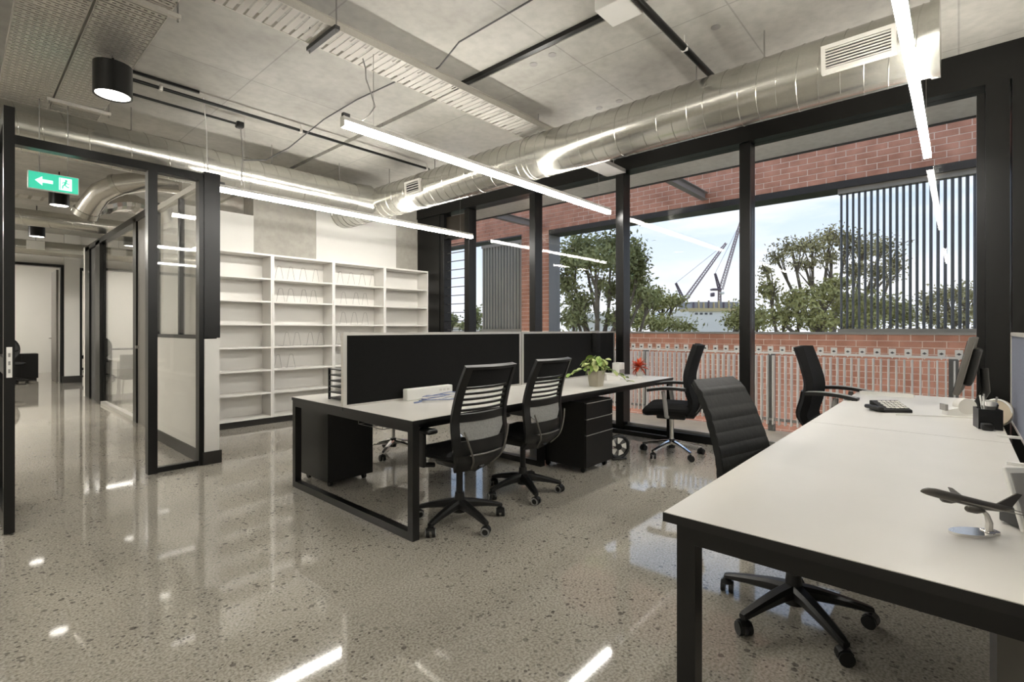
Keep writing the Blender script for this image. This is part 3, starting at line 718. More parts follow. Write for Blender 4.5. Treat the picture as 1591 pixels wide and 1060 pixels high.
# corridor services
m = MB()
fd = empty('flexible_duct', label='silver elbow duct dropping in the corridor ceiling', cat='duct')
P0 = [(2.15, 8.3, 3.36), (1.80, 8.45, 3.36), (1.50, 8.60, 3.27), (1.33, 8.75, 3.15), (1.26, 8.9, 3.02), (1.20, 9.0, 2.88)]
MB().tube(P0, 0.14, 18).build('duct_shell', 'foil', fd)
MB().tube([P0[2], (1.46, 8.63, 3.25)], 0.15, 18).build('collar', 'galvanised', fd); MB().tube([(1.215, 8.97, 2.92), (1.195, 9.01, 2.86)], 0.15, 18).build('collar', 'galvanised', fd)
f2 = empty('flexible_duct', label='crumpled foil duct above the meeting room glass', cat='duct')
pp = []; rr = []
for i in range(26):
    t = i / 25; pp.append((1.25 + 1.6 * t, 9.1 + 0.9 * t, 2.98 + 0.22 * math.sin(t * 4.5))); rr.append(0.13 + 0.012 * (i % 2) + random.uniform(-0.006, 0.006))
MB().tube(pp, rr, 14, smooth=False).build('duct_shell', 'foil', f2)
for i, (y, z, r, lb) in enumerate(((11.0, 3.06, 0.13, 'spiral duct crossing the corridor behind the exit sign'), (14.3, 2.98, 0.15, 'far spiral duct crossing the corridor near its end'))):
    s, _ = duct('x', (y, z), -3.1, 5.5, r, lb, 0.3)
tray('cable tray crossing the corridor ceiling', -3.0, 5.0, 10.0, 10.3, 3.22, 'x', 60, 'tray_steel', (1.0,))
tag(MB().tube([(-3, 12.1, 3.2), (5.5, 12.1, 3.2)], 0.03, 8).build('conduit', 'black_metal'), 'black pipe crossing the far corridor ceiling', 'pipe')
ef = empty('exit_sign', (1.05, 13.4, 2.93), label='small white sign hanging far down the corridor', cat='exit sign')
box('case', (-0.13, 0, -0.08), (0.13, 0.04, 0.08), 'white_plastic', ef); MB().cyl((0, 0.02, 0.08), (0, 0.02, CEIL - 2.93), 0.006, n=6).build('hanger_rod', 'wire_steel', ef)
# unseen lights added to brighten the rooms and the corridor beyond
def room_fill(x, y, z, lx, ly, label):
    s = empty('fill_light', (x, y, z), label=label, cat='light')
    box('housing', (-lx / 2, -ly / 2, 0.012), (lx / 2, ly / 2, 0.06), 'aluminium', s); box('diffuser', (-lx / 2, -ly / 2, 0), (lx / 2, ly / 2, 0.0115), 'fill_glow', s)
    for q in (-1, 1): MB().cyl((q * lx * 0.4, 0, 0.06), (q * lx * 0.4, 0, CEIL - z), 0.003, n=5).build('suspension_wire', 'wire_steel', s)
room_fill(0.2, 18.0, 3.2, 1.2, 0.14, 'added unseen light in the end room left of the corridor pillar')
room_fill(3.6, 18.0, 3.2, 1.2, 0.14, 'added unseen light in the end room right of the corridor pillar')
room_fill(3.4, 10.2, 3.2, 1.8, 0.14, 'added unseen light over the meeting room table')
room_fill(-1.4, 9.0, 3.2, 1.8, 0.14, 'added unseen light left of the corridor')
room_fill(-1.4, 13.5, 3.2, 1.8, 0.14, 'added unseen light left of the far corridor')

# ================================================================== BOOKCASES
BX = [1.99, 2.882, 3.774, 4.666, 5.558]; BY0, BY1 = 6.95, 7.245; BT = 2.30
names = ['white bookcase nearest the glass partition, all shelves empty', 'second white bookcase from the glass partition, wire bookends on four shelves',
         'third white bookcase from the glass partition, wire bookends on upper shelves', 'white bookcase in the corner beside the windows']
shelf_z = [0.10 + 2.16 / 7 * i for i in range(8)]
for i in range(4):
    b = empty('bookcase', (BX[i], BY0, 0), label=names[i], cat='bookcase', group='white bookcases')
    w = BX[i + 1] - BX[i] - 0.002; d = BY1 - BY0; t = 0.022
    box('side_panel', (0, 0, 0.085), (t, d, BT), 'bookcase_white', b); box('side_panel', (w - t, 0, 0.085), (w, d, BT), 'bookcase_white', b)
    box('back_panel', (t, d - 0.008, 0.085), (w - t, d, BT), 'bookcase_white', b)
    box('top_panel', (t, 0, BT - 0.025), (w - t, d - 0.008, BT), 'bookcase_white', b)
    s0 = box('shelf', (t, 0.004, 0), (w - t, d - 0.008, 0.022), 'bookcase_white', b); s0.location = (0, 0, 0.085)
    for k in range(1, 7): share(s0, 'shelf', b, (0, 0, shelf_z[k]))
    box('plinth', (0, 0.03, 0), (w, 0.05, 0.085), 'skirting', b)
# wire bookends standing on the shelves
def bookend_mesh():
    m = MB(); w = 0.05; h = 0.19
    m.tube([(-0.055, 0.00, 0.003), (-w * 0.75, 0.00, 0.10), (-w * 0.45, 0, h - 0.01), (-w * 0.25, 0, h), (w * 0.25, 0, h), (w * 0.45, 0, h - 0.01), (w * 0.75, 0, 0.10), (0.055, 0, 0.003),
            (0.055, 0.12, 0.003), (-0.055, 0.12, 0.003)], 0.0024, 5, closed=True)
    return m
proto = None
rows = {(1, 6): 4, (1, 5): 4, (1, 3): 4, (1, 2): 2, (2, 6): 4, (2, 5): 3, (2, 4): 3, (2, 3): 2}
for (bay, row), cnt in rows.items():
    for q in range(cnt):
        if bay == 1: x = BX[bay] + 0.13 + q * 0.17 + (0.09 if row == 3 else 0)
        else: x = BX[bay] + 0.14 + q * 0.19 + (0.08 if row in (5, 4) else 0)
        x += random.uniform(-0.02, 0.02)
        z = shelf_z[row] + 0.022
        if proto is None: proto = bookend_mesh().build('wire_bookend', 'wire_steel'); o = proto
        else: o = proto.copy(); COL.objects.link(o)
        o.location = (x, BY0 + 0.10, z); o.rotation_euler = (0, 0, random.uniform(-0.25, 0.25))
        lvl = {6: 'top', 5: 'second', 4: 'third', 3: 'fourth', 2: 'fifth'}[row]
        tag(o, 'thin wire bookend, %s from left on the %s shelf of the %s bookcase' % (('first', 'second', 'third', 'fourth')[q], lvl, {1: 'second', 2: 'third'}[bay]), 'bookend', 'wire bookends, %s shelf, %s bookcase' % (lvl, {1: 'second', 2: 'third'}[bay]))

# ================================================================== DESKS
DZ = 0.73
def loop_frame(name, parent, x, y0, y1, z1, t=0.05):
    s = empty(name, (x, 0, 0)); s.parent = parent
    for y in (y0, y1 - t): box('leg', (0, y, 0.0), (t, y + t, z1), 'black_metal', s)
    box('foot_rail', (0, y0 + t, 0.0), (t, y1 - t, t), 'black_metal', s); box('top_rail', (0, y0 + t, z1 - t), (t, y1 - t, z1), 'black_metal', s)
    return s
IX0, IX1, IY0, IY1, IYM = 1.83, 5.50, 2.44, 4.05, 3.245
isl = empty('workstation_bench', (0, 0, 0), label='island bench of four white desks on black loop legs, split by dark screens', cat='desk')
XM = (IX0 + IX1) / 2
for (xa, xb) in ((IX0, XM - 0.002), (XM + 0.002, IX1)):
    for (ya, yb) in ((IY0, IYM - 0.004), (IYM + 0.004, IY1)):
        m = MB(); m.box((xa, ya, DZ - 0.025), (xb, yb, DZ - 0.002), 1); m.box((xa + 0.002, ya + 0.002, DZ - 0.002), (xb - 0.002, yb - 0.002, DZ))
        m.build('desktop', ['white_laminate', 'black_plastic'], isl)
def leg_set(parent, x, ya, yb, z1, t=0.05):
    for y in (ya, yb - t): box('leg', (x, y, 0.0), (x + t, y + t, z1), 'black_metal', parent)
    box('foot_rail', (x, ya + t, 0.0), (x + t, yb - t, t), 'black_metal', parent); box('top_rail', (x, ya + t, z1 - t), (x + t, yb - t, z1), 'black_metal', parent)
for x in (IX0 + 0.005, IX1 - 0.06): leg_set(isl, x, IY0 + 0.005, IY1 - 0.005, DZ - 0.025)
for y in (IY0 + 0.08, IY1 - 0.13): box('beam', (IX0 + 0.05, y, DZ - 0.075), (IX1 - 0.06, y + 0.05, DZ - 0.025), 'black_metal', isl)
for y in (IYM - 0.35, IYM + 0.30): box('leg', (XM - 0.03, y, 0), (XM + 0.03, y + 0.05, DZ - 0.025), 'black_metal', isl)
box('foot_rail', (XM - 0.03, IYM - 0.30, 0), (XM + 0.03, IYM + 0.30, 0.05), 'black_metal', isl)
# desk screens
def desk_screen(x0, x1, y, z0, z1, label, mf, t=0.03, bracket=False):
    s = empty('desk_screen', (x0, y, z0), label=label, cat='desk screen')
    H = z1 - z0; Lg = x1 - x0; fr = 0.028
    box('fabric_panel', (fr, -t / 2 + 0.004, fr * 0.5), (Lg - fr, t / 2 - 0.004, H - 0.02), mf, s)
    for x in (0, Lg - fr): box('frame_post', (x, -t / 2, 0), (x + fr, t / 2, H), 'aluminium', s)
    box('frame_rail', (fr, -t / 2, H - 0.02), (Lg - fr, t / 2, H), 'aluminium', s); box('frame_rail', (fr, -t / 2, 0), (Lg - fr, t / 2, 0.014), 'aluminium', s)
    return s
desk_screen(IX0 - 0.005, 3.745, IYM, DZ + 0.0, 1.257, 'dark desk screen at the near end of the island bench', 'screen_fabric')
desk_screen(3.755, IX1 + 0.05, IYM, DZ + 0.0, 1.257, 'dark desk screen at the window end of the island bench', 'screen_fabric')
# wire baskets under the island
def wire_basket(x0, x1, y0, y1, z0, z1, label):
    s = empty('cable_basket', (x0, (y0 + y1) / 2, z0), label=label, cat='cable basket')
    Lg = x1 - x0; w = (y1 - y0) / 2; h = z1 - z0
    for y, z in ((-w, h), (w, h), (-w, 0), (w, 0), (0, 0), (-w, h / 2), (w, h / 2)): MB().cyl((0, y, z), (Lg, y, z), 0.003, n=5).build('long_wire', 'wire_steel', s)
    k = int(Lg / 0.06); first = None
    for i in range(k + 1):
        if first is None: first = MB().tube([(0, -w, h), (0, -w, 0), (0, w, 0), (0, w, h)], 0.0025, 4).build('cross_wire', 'wire_steel', s)
        else: share(first, 'cross_wire', s, (i * Lg / k, 0, 0))
    for q in range(3):
        pts = [(Lg * t / 14, random.uniform(-w * 0.6, w * 0.6), 0.02 + random.uniform(0, h * 0.9)) for t in range(15)]
        MB().tube(pts, 0.006, 5).build('cable', 'black_plastic', s)
    for x in (0.1, Lg - 0.1):
        box('bracket', (x - 0.01, -w, h), (x + 0.01, w, DZ - 0.025 - z0), 'wire_steel', s)
wire_basket(2.05, 3.55, IYM - 0.16, IYM + 0.16, 0.56, 0.655, 'wire cable basket full of cables under the near half of the island')
wire_basket(3.78, 5.35, IYM - 0.16, IYM + 0.16, 0.56, 0.655, 'wire cable basket under the window half of the island')

# right hand desks
RX0, RX1, RXM, RY0, RY1 = 1.424, 5.37, 3.40, -0.19, 0.665
rb = empty('workstation_bench', (0, 0, 0), label='bench of white desks on black legs at the right, model plane on top', cat='desk')
for (xa, xb) in ((RX0, RXM - 0.0015), (RXM + 0.0015, RX1)):
    for (ya, yb) in ((RY0, RY1), (-1.155, -0.30)):
        m = MB(); m.box((xa, ya, DZ - 0.028), (xb, yb, DZ - 0.002), 1); m.box((xa + 0.002, ya + 0.002, DZ - 0.002), (xb - 0.002, yb - 0.002, DZ))
        m.build('desktop', ['white_laminate', 'black_plastic'], rb)
leg_set(rb, RX0 + 0.02, RY0 - 0.93, RY1 - 0.035, DZ - 0.028, 0.055); leg_set(rb, RX1 - 0.08, RY0 - 0.93, RY1 - 0.035, DZ - 0.028, 0.055)
for y in (RY0 + 0.06, RY1 - 0.17): box('beam', (RX0 + 0.075, y, DZ - 0.075), (RX1 - 0.08, y + 0.05, DZ - 0.028), 'black_metal', rb)
rs = desk_screen(1.6, 4.2, -0.245, DZ, 1.262, 'blue grey desk screen at the right edge behind the pen pot', 'blue_grey_fabric')
for x in (1.95, 1.25): box('desk_bracket', (x, -0.016, 0.0), (x + 0.02, 0.10, 0.012), 'white_plastic', rs)

# ================================================================== CHAIRS
def star_base(root, mleg, z_hub, r=0.30, rot0=0.0, ring=False, chrome=False):
    box_ = MB(); box_.cyl((0, 0, 0.07), (0, 0, z_hub), 0.042 if not chrome else 0.032, 0.030, n=16); box_.build('base_hub', mleg if not chrome else 'black_plastic', root)
    MB().cyl((0, 0, z_hub), (0, 0, 0.40), 0.022, n=14).build('gas_lift', 'black_plastic' if not chrome else 'chrome', root)
    arm0 = cast0 = None
    for i in range(5):
        a = rot0 + i * 2 * math.pi / 5
        if arm0 is None:
            m = MB(); n = 8
            kq = 1.0 if chrome else 1.3; prof = [(q[0], q[1], q[2] * kq, q[3] * kq) for q in [(0.02, 0.125, 0.034, 0.030), (0.10, 0.118, 0.030, 0.024), (0.20, 0.100, 0.025, 0.018), (r - 0.01, 0.080, 0.020, 0.013), (r + 0.01, 0.076, 0.014, 0.010)]]
            vs = []; fs = []
            for (x, z, w, h) in prof:
                for j in range(8):
                    t = 2 * math.pi * (j + 0.5) / 8; vs.append((x, w * max(-0.8, min(0.8, math.cos(t) * 1.1)), z + h * max(-0.8, min(0.8, math.sin(t) * 1.1))))
            for p_ in range(len(prof) - 1):
                for j in range(8): fs.append((p_ * 8 + j, p_ * 8 + (j + 1) % 8, (p_ + 1) * 8 + (j + 1) % 8, (p_ + 1) * 8 + j))
            fs.append(tuple(range(7, -1, -1))); fs.append(tuple((len(prof) - 1) * 8 + j for j in range(8)))
            m.add(vs, fs, 0, False); arm0 = m.build('star_leg', mleg, root, (0, 0, 0), a)
            m = MB()
            for s in (-1, 1): m.cyl((0, s * 0.008, 0.028), (0, s * 0.028, 0.028), 0.028, n=18)
            m.tube([(0, 0, 0.055), (0, 0, 0.085)], 0.009, 8)
            hood = [(-0.030, 0.030), (-0.026, 0.050), (-0.010, 0.062), (0.012, 0.060), (0.026, 0.046)]
            m.prism(hood + [(0.018, 0.040), (0.0, 0.046), (-0.018, 0.036)], 'y', -0.020, 0.020)
            cast0 = m.build('caster', 'black_plastic', root); arm_c = cast0
            if ring:
                k = MB()
                for s in (-1, 1):
                    k = MB(); k.tube([(0.023 * math.cos(t * math.pi / 9), s * 0.0275, 0.028 + 0.023 * math.sin(t * math.pi / 9)) for t in range(18)], 0.0055, 6, closed=True)
                    k.build('tread_ring', 'mesh_grey', cast0)
        else:
            share(arm0, 'star_leg', root, (0, 0, 0), a)
            c = share(cast0, 'caster', root, (0, 0, 0))
            for ch in cast0.children: share(ch, ch.name.split('.')[0], c, (0, 0, 0))
            arm_c = c
        arm_c.location = (r * math.cos(a), r * math.sin(a), 0); arm_c.rotation_euler = (0, 0, a + R(random.choice((70, 110, 40, 140))))

def cushion(w, d, h, z, wf=None, curve=0.02):
    # rounded seat pad, front towards +y
    m = MB(); bm = bmesh.new(); bmesh.ops.create_grid(bm, x_segments=14, y_segments=14, size=0.5)
    vs_t = []; n = 15
    bm.free()
    vs = []; fs = []
    for layer in range(2):
        for i in range(n):
            for j in range(n):
                u = -1 + 2 * i / (n - 1); v = -1 + 2 * j / (n - 1)
                # superellipse outline
                k = 1 - 0.10 * (abs(u) ** 4) * (abs(v) ** 4) * 1.6
                x = u * w / 2 * k * (1 - 0.04 * max(0, -v)); y = v * d / 2 * k
                edge = max(abs(u), abs(v)) ** 5
                if layer == 0: zz = z + h / 2 * (1 - 0.8 * edge) - curve * max(0, v) ** 3 + 0.012 * u * u
                else: zz = z - h / 2 * (1 - 0.8 * edge) - curve * max(0, v) ** 3 + 0.012 * u * u
                vs.append((x, y, zz))
    o = n * n
    for i in range(n - 1):
        for j in range(n - 1):
            q = (i * n + j, (i + 1) * n + j, (i + 1) * n + j + 1, i * n + j + 1); fs.append(q); fs.append(tuple(o + x for x in reversed(q)))
    rim = [i * n for i in range(n)] + [(n - 1) * n + j for j in range(1, n)] + [i * n + n - 1 for i in range(n - 2, -1, -1)] + [j for j in range(n - 2, 0, -1)]
    for i in range(len(rim)):
        a, b = rim[i], rim[(i + 1) % len(rim)]; fs.append((b, a, o + a, o + b))
    m.add(vs, fs, 0, True); return m

def interp(tab, b):
    for (b0, v0), (b1, v1) in zip(tab, tab[1:]):
        if b <= b1:
            t = (b - b0) / (b1 - b0); t = t * t * (3 - 2 * t) if False else t
            return v0 + (v1 - v0) * t
    return tab[-1][1]
def smooth_tab(tab):
    # Catmull-Rom interpolation through the table
    def f(b):
        k = 0
        while k < len(tab) - 2 and b > tab[k + 1][0]: k += 1
        x0, y0 = tab[k]; x1, y1 = tab[k + 1]; t = (b - x0) / (x1 - x0)
        ya = tab[k - 1][1] if k > 0 else 2 * y0 - y1; yb = tab[k + 2][1] if k + 2 < len(tab) else 2 * y1 - y0
        return 0.5 * ((2 * y0) + (-ya + y1) * t + (2 * ya - 5 * y0 + 4 * y1 - yb) * t * t + (-ya + 3 * y0 - 3 * y1 + yb) * t ** 3)
    return f

def slat_back_chair(loc, face, label, rot0):
    """black task chair with open slats and a grey mesh lumbar panel; local +y is forward"""
    c = empty('office_chair', loc, face - R(90), label=label, cat='chair', group='slat backed task chairs')
    star_base(c, 'black_plastic', 0.20, 0.29, rot0, ring=True)
    MB().rbox((0, 0.0, 0.405), (0.20, 0.26, 0.05), 0.015).build('tilt_mechanism', 'black_plastic', c)
    cushion(0.49, 0.48, 0.085, 0.475).build('seat', 'black_fabric', c).location = (0, 0.02, 0)
    yb = smooth_tab([(0, -0.16), (0.12, -0.235), (0.3, -0.245), (0.5, -0.235), (0.75, -0.275), (1.0, -0.345)])
    wd = smooth_tab([(0, 0.34), (0.12, 0.43), (0.3, 0.475), (0.5, 0.475), (0.8, 0.46), (1.0, 0.44)])
    zt = lambda b: 0.395 + 0.665 * b
    S = lambda a, b: (a * wd(b) / 2, yb(b) + 0.05 * a * a, zt(b))
    rail = 0.20
    for s in (-1, 1):
        MB().patch(S, (1 - rail) if s > 0 else -1.0, 1.0 if s > 0 else -(1 - rail), 0.10, 1.0, 0.032, 3, 22).build('back_upright', 'black_plastic', c)
        # polished inner edge strip
        m = MB(); pts = [(s * wd(b) / 2 * (0.82 - 0.9 * (0.40 - b)), yb(b) + 0.02 * (0.82 - 0.9 * (0.40 - b)) ** 2, zt(b)) for b in [0.02 + 0.038 * i for i in range(11)]]
        m.tube([(p_[0], p_[1] - 0.035, p_[2]) for p_ in pts], 0.006, 6); m.build('edge_strip', 'case_brown', c)
    MB().patch(S, -0.86, 0.86, 0.815, 0.985, 0.014, 10, 6).build('top_panel', 'black_fabric', c)
    MB().patch(S, -1.0, 1.0, 0.975, 1.0, 0.034, 10, 2).build('top_rail', 'black_plastic', c)
    for i in range(5):
        b = 0.575 + i * 0.052
        MB().patch(S, -0.86, 0.86, b, b + 0.020, 0.010, 10, 2).build('back_slat', 'black_plastic', c)
    MB().patch(S, -0.86, 0.86, 0.475, 0.55, 0.020, 10, 3).build('back_band', 'black_plastic', c)
    f0 = lambda b: -0.84 + max(0, (0.40 - b)) * 3.0
    MB().patch(S, f0, lambda b: -f0(b), 0.285, 0.478, 0.008, 10, 8).build('mesh_panel', 'mesh_grey', c)
    # lower cup-shaped shell
    g0 = lambda b: -0.93 - 0.0 * b
    MB().patch(S, -0.86, 0.86, 0.17, 0.30, 0.016, 12, 6).build('lumbar_guard', 'black_plastic', c)
    MB().patch(S, g0, lambda b: -g0(b), 0.0, 0.17, 0.035, 12, 8).build('back_shell', 'black_plastic', c)
    MB().tube([(a * wd(0.165) / 2, yb(0.165) + 0.05 * a * a - 0.022, zt(0.165)) for a in [-0.60 + 0.12 * i for i in range(11)]], 0.006, 6).build('shell_lip', 'case_brown', c)
    MB().tube([(0, -0.05, 0.40), (0, -0.14, 0.395), (0, -0.20, 0.43)], [0.03, 0.034, 0.03], 8).build('back_bracket', 'black_plastic', c)
    for s in (-1, 1):
        a_ = MB(); a_.rbox((s * 0.285, 0.03, 0.525), (0.026, 0.055, 0.22), 0.01); a_.tube([(s * 0.20, 0.02, 0.415), (s * 0.285, 0.03, 0.43)], 0.016, 8); a_.build('arm_post', 'black_plastic', c)
        MB().rbox((s * 0.28, 0.05, 0.648), (0.08, 0.25, 0.03), 0.014).build('arm_pad', 'black_plastic', c)
    return c
slat_back_chair((2.24, 2.475, 0), R(90), 'black slat back office chair at the near end of the island', R(46))
slat_back_chair((2.975, 2.55, 0), R(93), 'black slat back office chair, second along the island beside the drawer unit', R(21))

def fabric_chair(loc, face, label, rot0, arms=True, armz=0.70):
    c = empty('office_chair', loc, face - R(90), label=label, cat='chair', group='tall fabric backed chairs')
    star_base(c, 'chrome', 0.16, 0.30, rot0, chrome=True)
    MB().rbox((0, 0, 0.40), (0.22, 0.28, 0.05), 0.015).build('tilt_mechanism', 'black_plastic', c)
    cushion(0.50, 0.50, 0.13, 0.475, curve=0.035).build('seat', 'black_fabric', c).location = (0, 0.03, 0)
    yb = smooth_tab([(0, -0.20), (0.15, -0.255), (0.35, -0.225), (0.55, -0.21), (0.8, -0.25), (1.0, -0.295)])
    wd = smooth_tab([(0, 0.36), (0.15, 0.44), (0.4, 0.46), (0.6, 0.42), (0.8, 0.39), (1.0, 0.36)])
    S = lambda a, b: (a * wd(b) / 2, yb(b) + 0.06 * a * a, 0.44 + 0.69 * b)
    MB().patch(S, -1, 1, 0.0, 1.0, 0.055, 12, 24).build('backrest', 'black_fabric', c)
    MB().patch(lambda a, b: (S(a, b)[0], S(a, b)[1] - 0.034, S(a, b)[2]), -0.55, 0.55, 0.02, 0.45, 0.018, 8, 8).build('back_cover', 'black_plastic', c)
    MB().tube([(0, -0.06, 0.40), (0, -0.20, 0.40), (0, -0.27, 0.50), (0, -0.265, 0.62)], 0.026, 8).build('back_bracket', 'black_plastic', c)
    for s in ((-1, 1) if arms else ()):
        m = MB(); m.tube([(s * 0.19, 0.02, 0.41), (s * 0.29, 0.02, 0.43), (s * 0.30, 0.03, 0.55), (s * 0.30, 0.05, armz - 0.02)], [0.018, 0.020, 0.022, 0.02], 8); m.build('arm_post', 'grey_plastic', c)
        yy = [-0.16, -0.08, 0.04, 0.14, 0.20]; zz_ = [-0.004, 0.008, 0.012, 0.004, -0.014]
        m = MB(); m.patch(lambda a, b: (s * 0.30 + a * 0.042, -0.16 + 0.36 * b, armz + 0.012 * math.sin(b * 3.0) - 0.02 * b * b), -1, 1, 0, 1, 0.026, 4, 12); ap = m.build('arm_pad', 'black_plastic', c)
        m = MB(); m.patch(lambda a, b: (s * 0.30 + a * 0.034, -0.15 + 0.34 * b, armz + 0.0145 + 0.012 * math.sin(b * 3.0) - 0.02 * b * b), -1, 1, 0, 1, 0.004, 4, 12); m.build('arm_trim', 'grey_plastic', ap)
    return c
fabric_chair((4.90, 2.19, 0), R(108), 'tall black fabric chair on chrome legs by the window end of the island', R(150))
fabric_chair((3.02, 4.35, 0), R(-75), 'chair with chrome legs behind the island, mostly hidden by the dark screen', R(20), arms=False)
fabric_chair((4.95, 0.765, 0), R(-92), 'tall black fabric chair with armrests over the right hand desk', R(10), armz=0.755)

def leather_chair(loc, face, label, rot0):
    c = empty('office_chair', loc, face - R(90), label=label, cat='chair')
    star_base(c, 'black_plastic', 0.20, 0.30, rot0)
    MB().rbox((0, 0, 0.41), (0.20, 0.26, 0.05), 0.015).build('tilt_mechanism', 'black_plastic', c)
    m = MB(); m.tube([(-0.10, 0.02, 0.405), (-0.20, 0.05, 0.375), (-0.235, 0.06, 0.335), (-0.29, 0.07, 0.33)], [0.010, 0.012, 0.013, 0.010], 8); m.build('lever', 'black_plastic', c)
    cushion(0.48, 0.47, 0.075, 0.475).build('seat', 'leather', c).location = (0, 0.03, 0)
    yb = smooth_tab([(0, -0.185), (0.12, -0.215), (0.4, -0.235), (0.75, -0.30), (0.93, -0.355), (1.0, -0.40)])
    wd = smooth_tab([(0, 0.42), (0.3, 0.42), (0.7, 0.39), (0.95, 0.365), (1.0, 0.33)])
    def S(a, b):
        rib = abs(math.sin(b * math.pi * 10.0)) ** 0.5
        return (a * wd(b) / 2, yb(b), 0.47 + 0.55 * min(b, 1.0))
    m = MB()
    def back(off, sgn):
        return lambda a, b: (a * wd(b) / 2, yb(b) + sgn * (0.013 + 0.010 * abs(math.sin(b * math.pi * 10)) ** 0.6), 0.47 + 0.55 * b - (0.02 * max(0, b - 0.93) / 0.07))
    MB().patch(lambda a, b: (S(a, b)[0], S(a, b)[1], S(a, b)[2]), -1, 1, 0.0, 1.0, 0.030, 6, 20).build('back_core', 'leather', c)
    for i in range(10):
        b0 = 0.01 + i * 0.098
        T = lambda a, b, b0=b0: (a * wd(b) / 2 * 0.99, yb(b) - 0.013 - 0.003 * max(0.0, 1 - ((b - b0 - 0.046) / 0.048) ** 2) ** 0.5, 0.47 + 0.55 * b)
        MB().patch(T, -1, 1, b0, b0 + 0.092, 0.006, 6, 6).build('back_rib', 'leather', c)
        T2 = lambda a, b, b0=b0: (a * wd(b) / 2 * 0.99, yb(b) + 0.013 + 0.003 * max(0.0, 1 - ((b - b0 - 0.046) / 0.048) ** 2) ** 0.5, 0.47 + 0.55 * b)
        MB().patch(T2, -1, 1, b0, b0 + 0.092, 0.006, 6, 6).build('front_rib', 'leather', c)
    return c
leather_chair((2.48, 0.545, 0), R(-104), 'black ribbed leather office chair pushed up to the right hand desk', R(205))

# ================================================================== DRAWER UNITS
def pedestal(x0, x1, y0, y1, z1, face, label, mb='black_metal'):
    s = empty('drawer_unit', ((x0 + x1) / 2, (y0 + y1) / 2, 0), label=label, cat='drawer unit', group='black drawer units')
    w = (x1 - x0) / 2; d = (y1 - y0) / 2
    box('body', (-w, -d + (0.02 if face < 0 else 0), 0.05), (w, d - (0.02 if face > 0 else 0), z1), mb, s)
    zs = [0.055, 0.055 + (z1 - 0.055) * 0.50, 0.055 + (z1 - 0.055) * 0.745, z1 - 0.006]
    for a, b in zip(zs, zs[1:]):
        ya, yb_ = (-d, -d + 0.018) if face < 0 else (d - 0.018, d)
        dd = box('drawer', (-w + 0.003, ya, a + 0.003), (w - 0.003, yb_, b - 0.006), 'black_metal', s)
        yy = ya - 0.001 if face < 0 else yb_ + 0.001
        box('handle_lip', (-w + 0.003, min(yy, yy + face * 0.006), b - 0.006), (w - 0.003, max(yy, yy + face * 0.006), b - 0.001), 'grey_plastic', dd)
    for x in (-w + 0.05, w - 0.05):
        for y in (-d + 0.06, d - 0.06):
            m = MB(); m.cyl((x - 0.012, y, 0.024), (x + 0.012, y, 0.024), 0.024, n=14); m.cyl((x, y, 0.03), (x, y, 0.052), 0.012, n=8); m.build('caster', 'black_plastic', s)
    return s
pedestal(3.70, 4.15, 2.44, 2.96, 0.635, -1, 'black drawer unit under the island beside the second slat chair')
pedestal(1.99, 2.40, 3.76, 4.24, 0.62, 1, 'black drawer unit inside the near end frame of the island')
pp_ = pedestal(1.95, 2.40, -0.62, -0.08, 0.60, -1, 'dark drawer unit under the right hand desk, cut by the picture edge', 'case_brown')

# ================================================================== THINGS ON THE ISLAND
pb = empty('power_box', (2.54, 3.175, DZ), label='long white power box on the island against the dark screen', cat='power box')
MB().rbox((0, 0, 0.045), (0.46, 0.06, 0.09), 0.008).build('body', 'white_plastic', pb)
for x in (0.10, 0.14, 0.18): box('socket', (x - 0.012, -0.032, 0.05), (x + 0.012, -0.030, 0.066), 'pale_plastic', pb)
cc = empty('cable_coil', (2.52, 3.02, DZ), label='loose coil of blue and clear cable on the island desk', cat='cable')
for q in range(7):
    pts = []
    ax = 0.19 + random.uniform(-0.03, 0.03); ay = 0.06 + random.uniform(-0.02, 0.02); ox = random.uniform(-0.02, 0.03)
    for i in range(26):
        t = 2 * math.pi * i / 26; pts.append((ox + ax * math.cos(t), ay * math.sin(t) + 0.02 * math.cos(2 * t + q), 0.006 + q * 0.0045 + 0.006 * (1 + math.sin(t * 2 + q))))
    MB().tube(pts, 0.0035, 5, closed=True).build('cable_loop', 'blue_cable' if q % 2 == 0 else 'white_plastic', cc)
MB().tube([(-0.17, 0, 0.01), (-0.22, -0.02, 0.008), (-0.25, -0.01, 0.006)], 0.006, 6).build('plug', 'blue_cable', cc)
lt = empty('letter_tray', (2.10, 3.55, DZ), label='black letter tray stack on the far side of the island', cat='letter tray')
for i in range(6): box('tray', (-0.13, -0.17, 0.008 + i * 0.045), (0.13, 0.17, 0.016 + i * 0.045), 'black_plastic', lt)
for (x, y) in ((-0.13, -0.17), (-0.13, 0.155), (0.115, -0.17), (0.115, 0.155)): box('corner_post', (x, y, 0), (x + 0.015, y + 0.015, 0.245), 'black_plastic', lt)
mo = empty('monitor', (2.62, 3.62, DZ), R(8), label='black monitor behind the near dark screen, only its edge showing', cat='monitor')
MB().rbox((-0.24, 0, 0.32), (0.03, 0.03, 0.02), 0.004).build('bezel_corner', 'black_plastic', mo)
MB().rbox((0, 0, 0.31), (0.50, 0.03, 0.31), 0.006, rot=Matrix.Rotation(R(-8), 3, 'X')).build('display', 'black_plastic', mo); MB().cyl((0, 0.02, 0.0), (0, 0.02, 0.22), 0.02, n=10).build('stand', 'black_plastic', mo); box('foot', (-0.12, -0.08, 0), (0.12, 0.10, 0.012), 'black_plastic', mo)

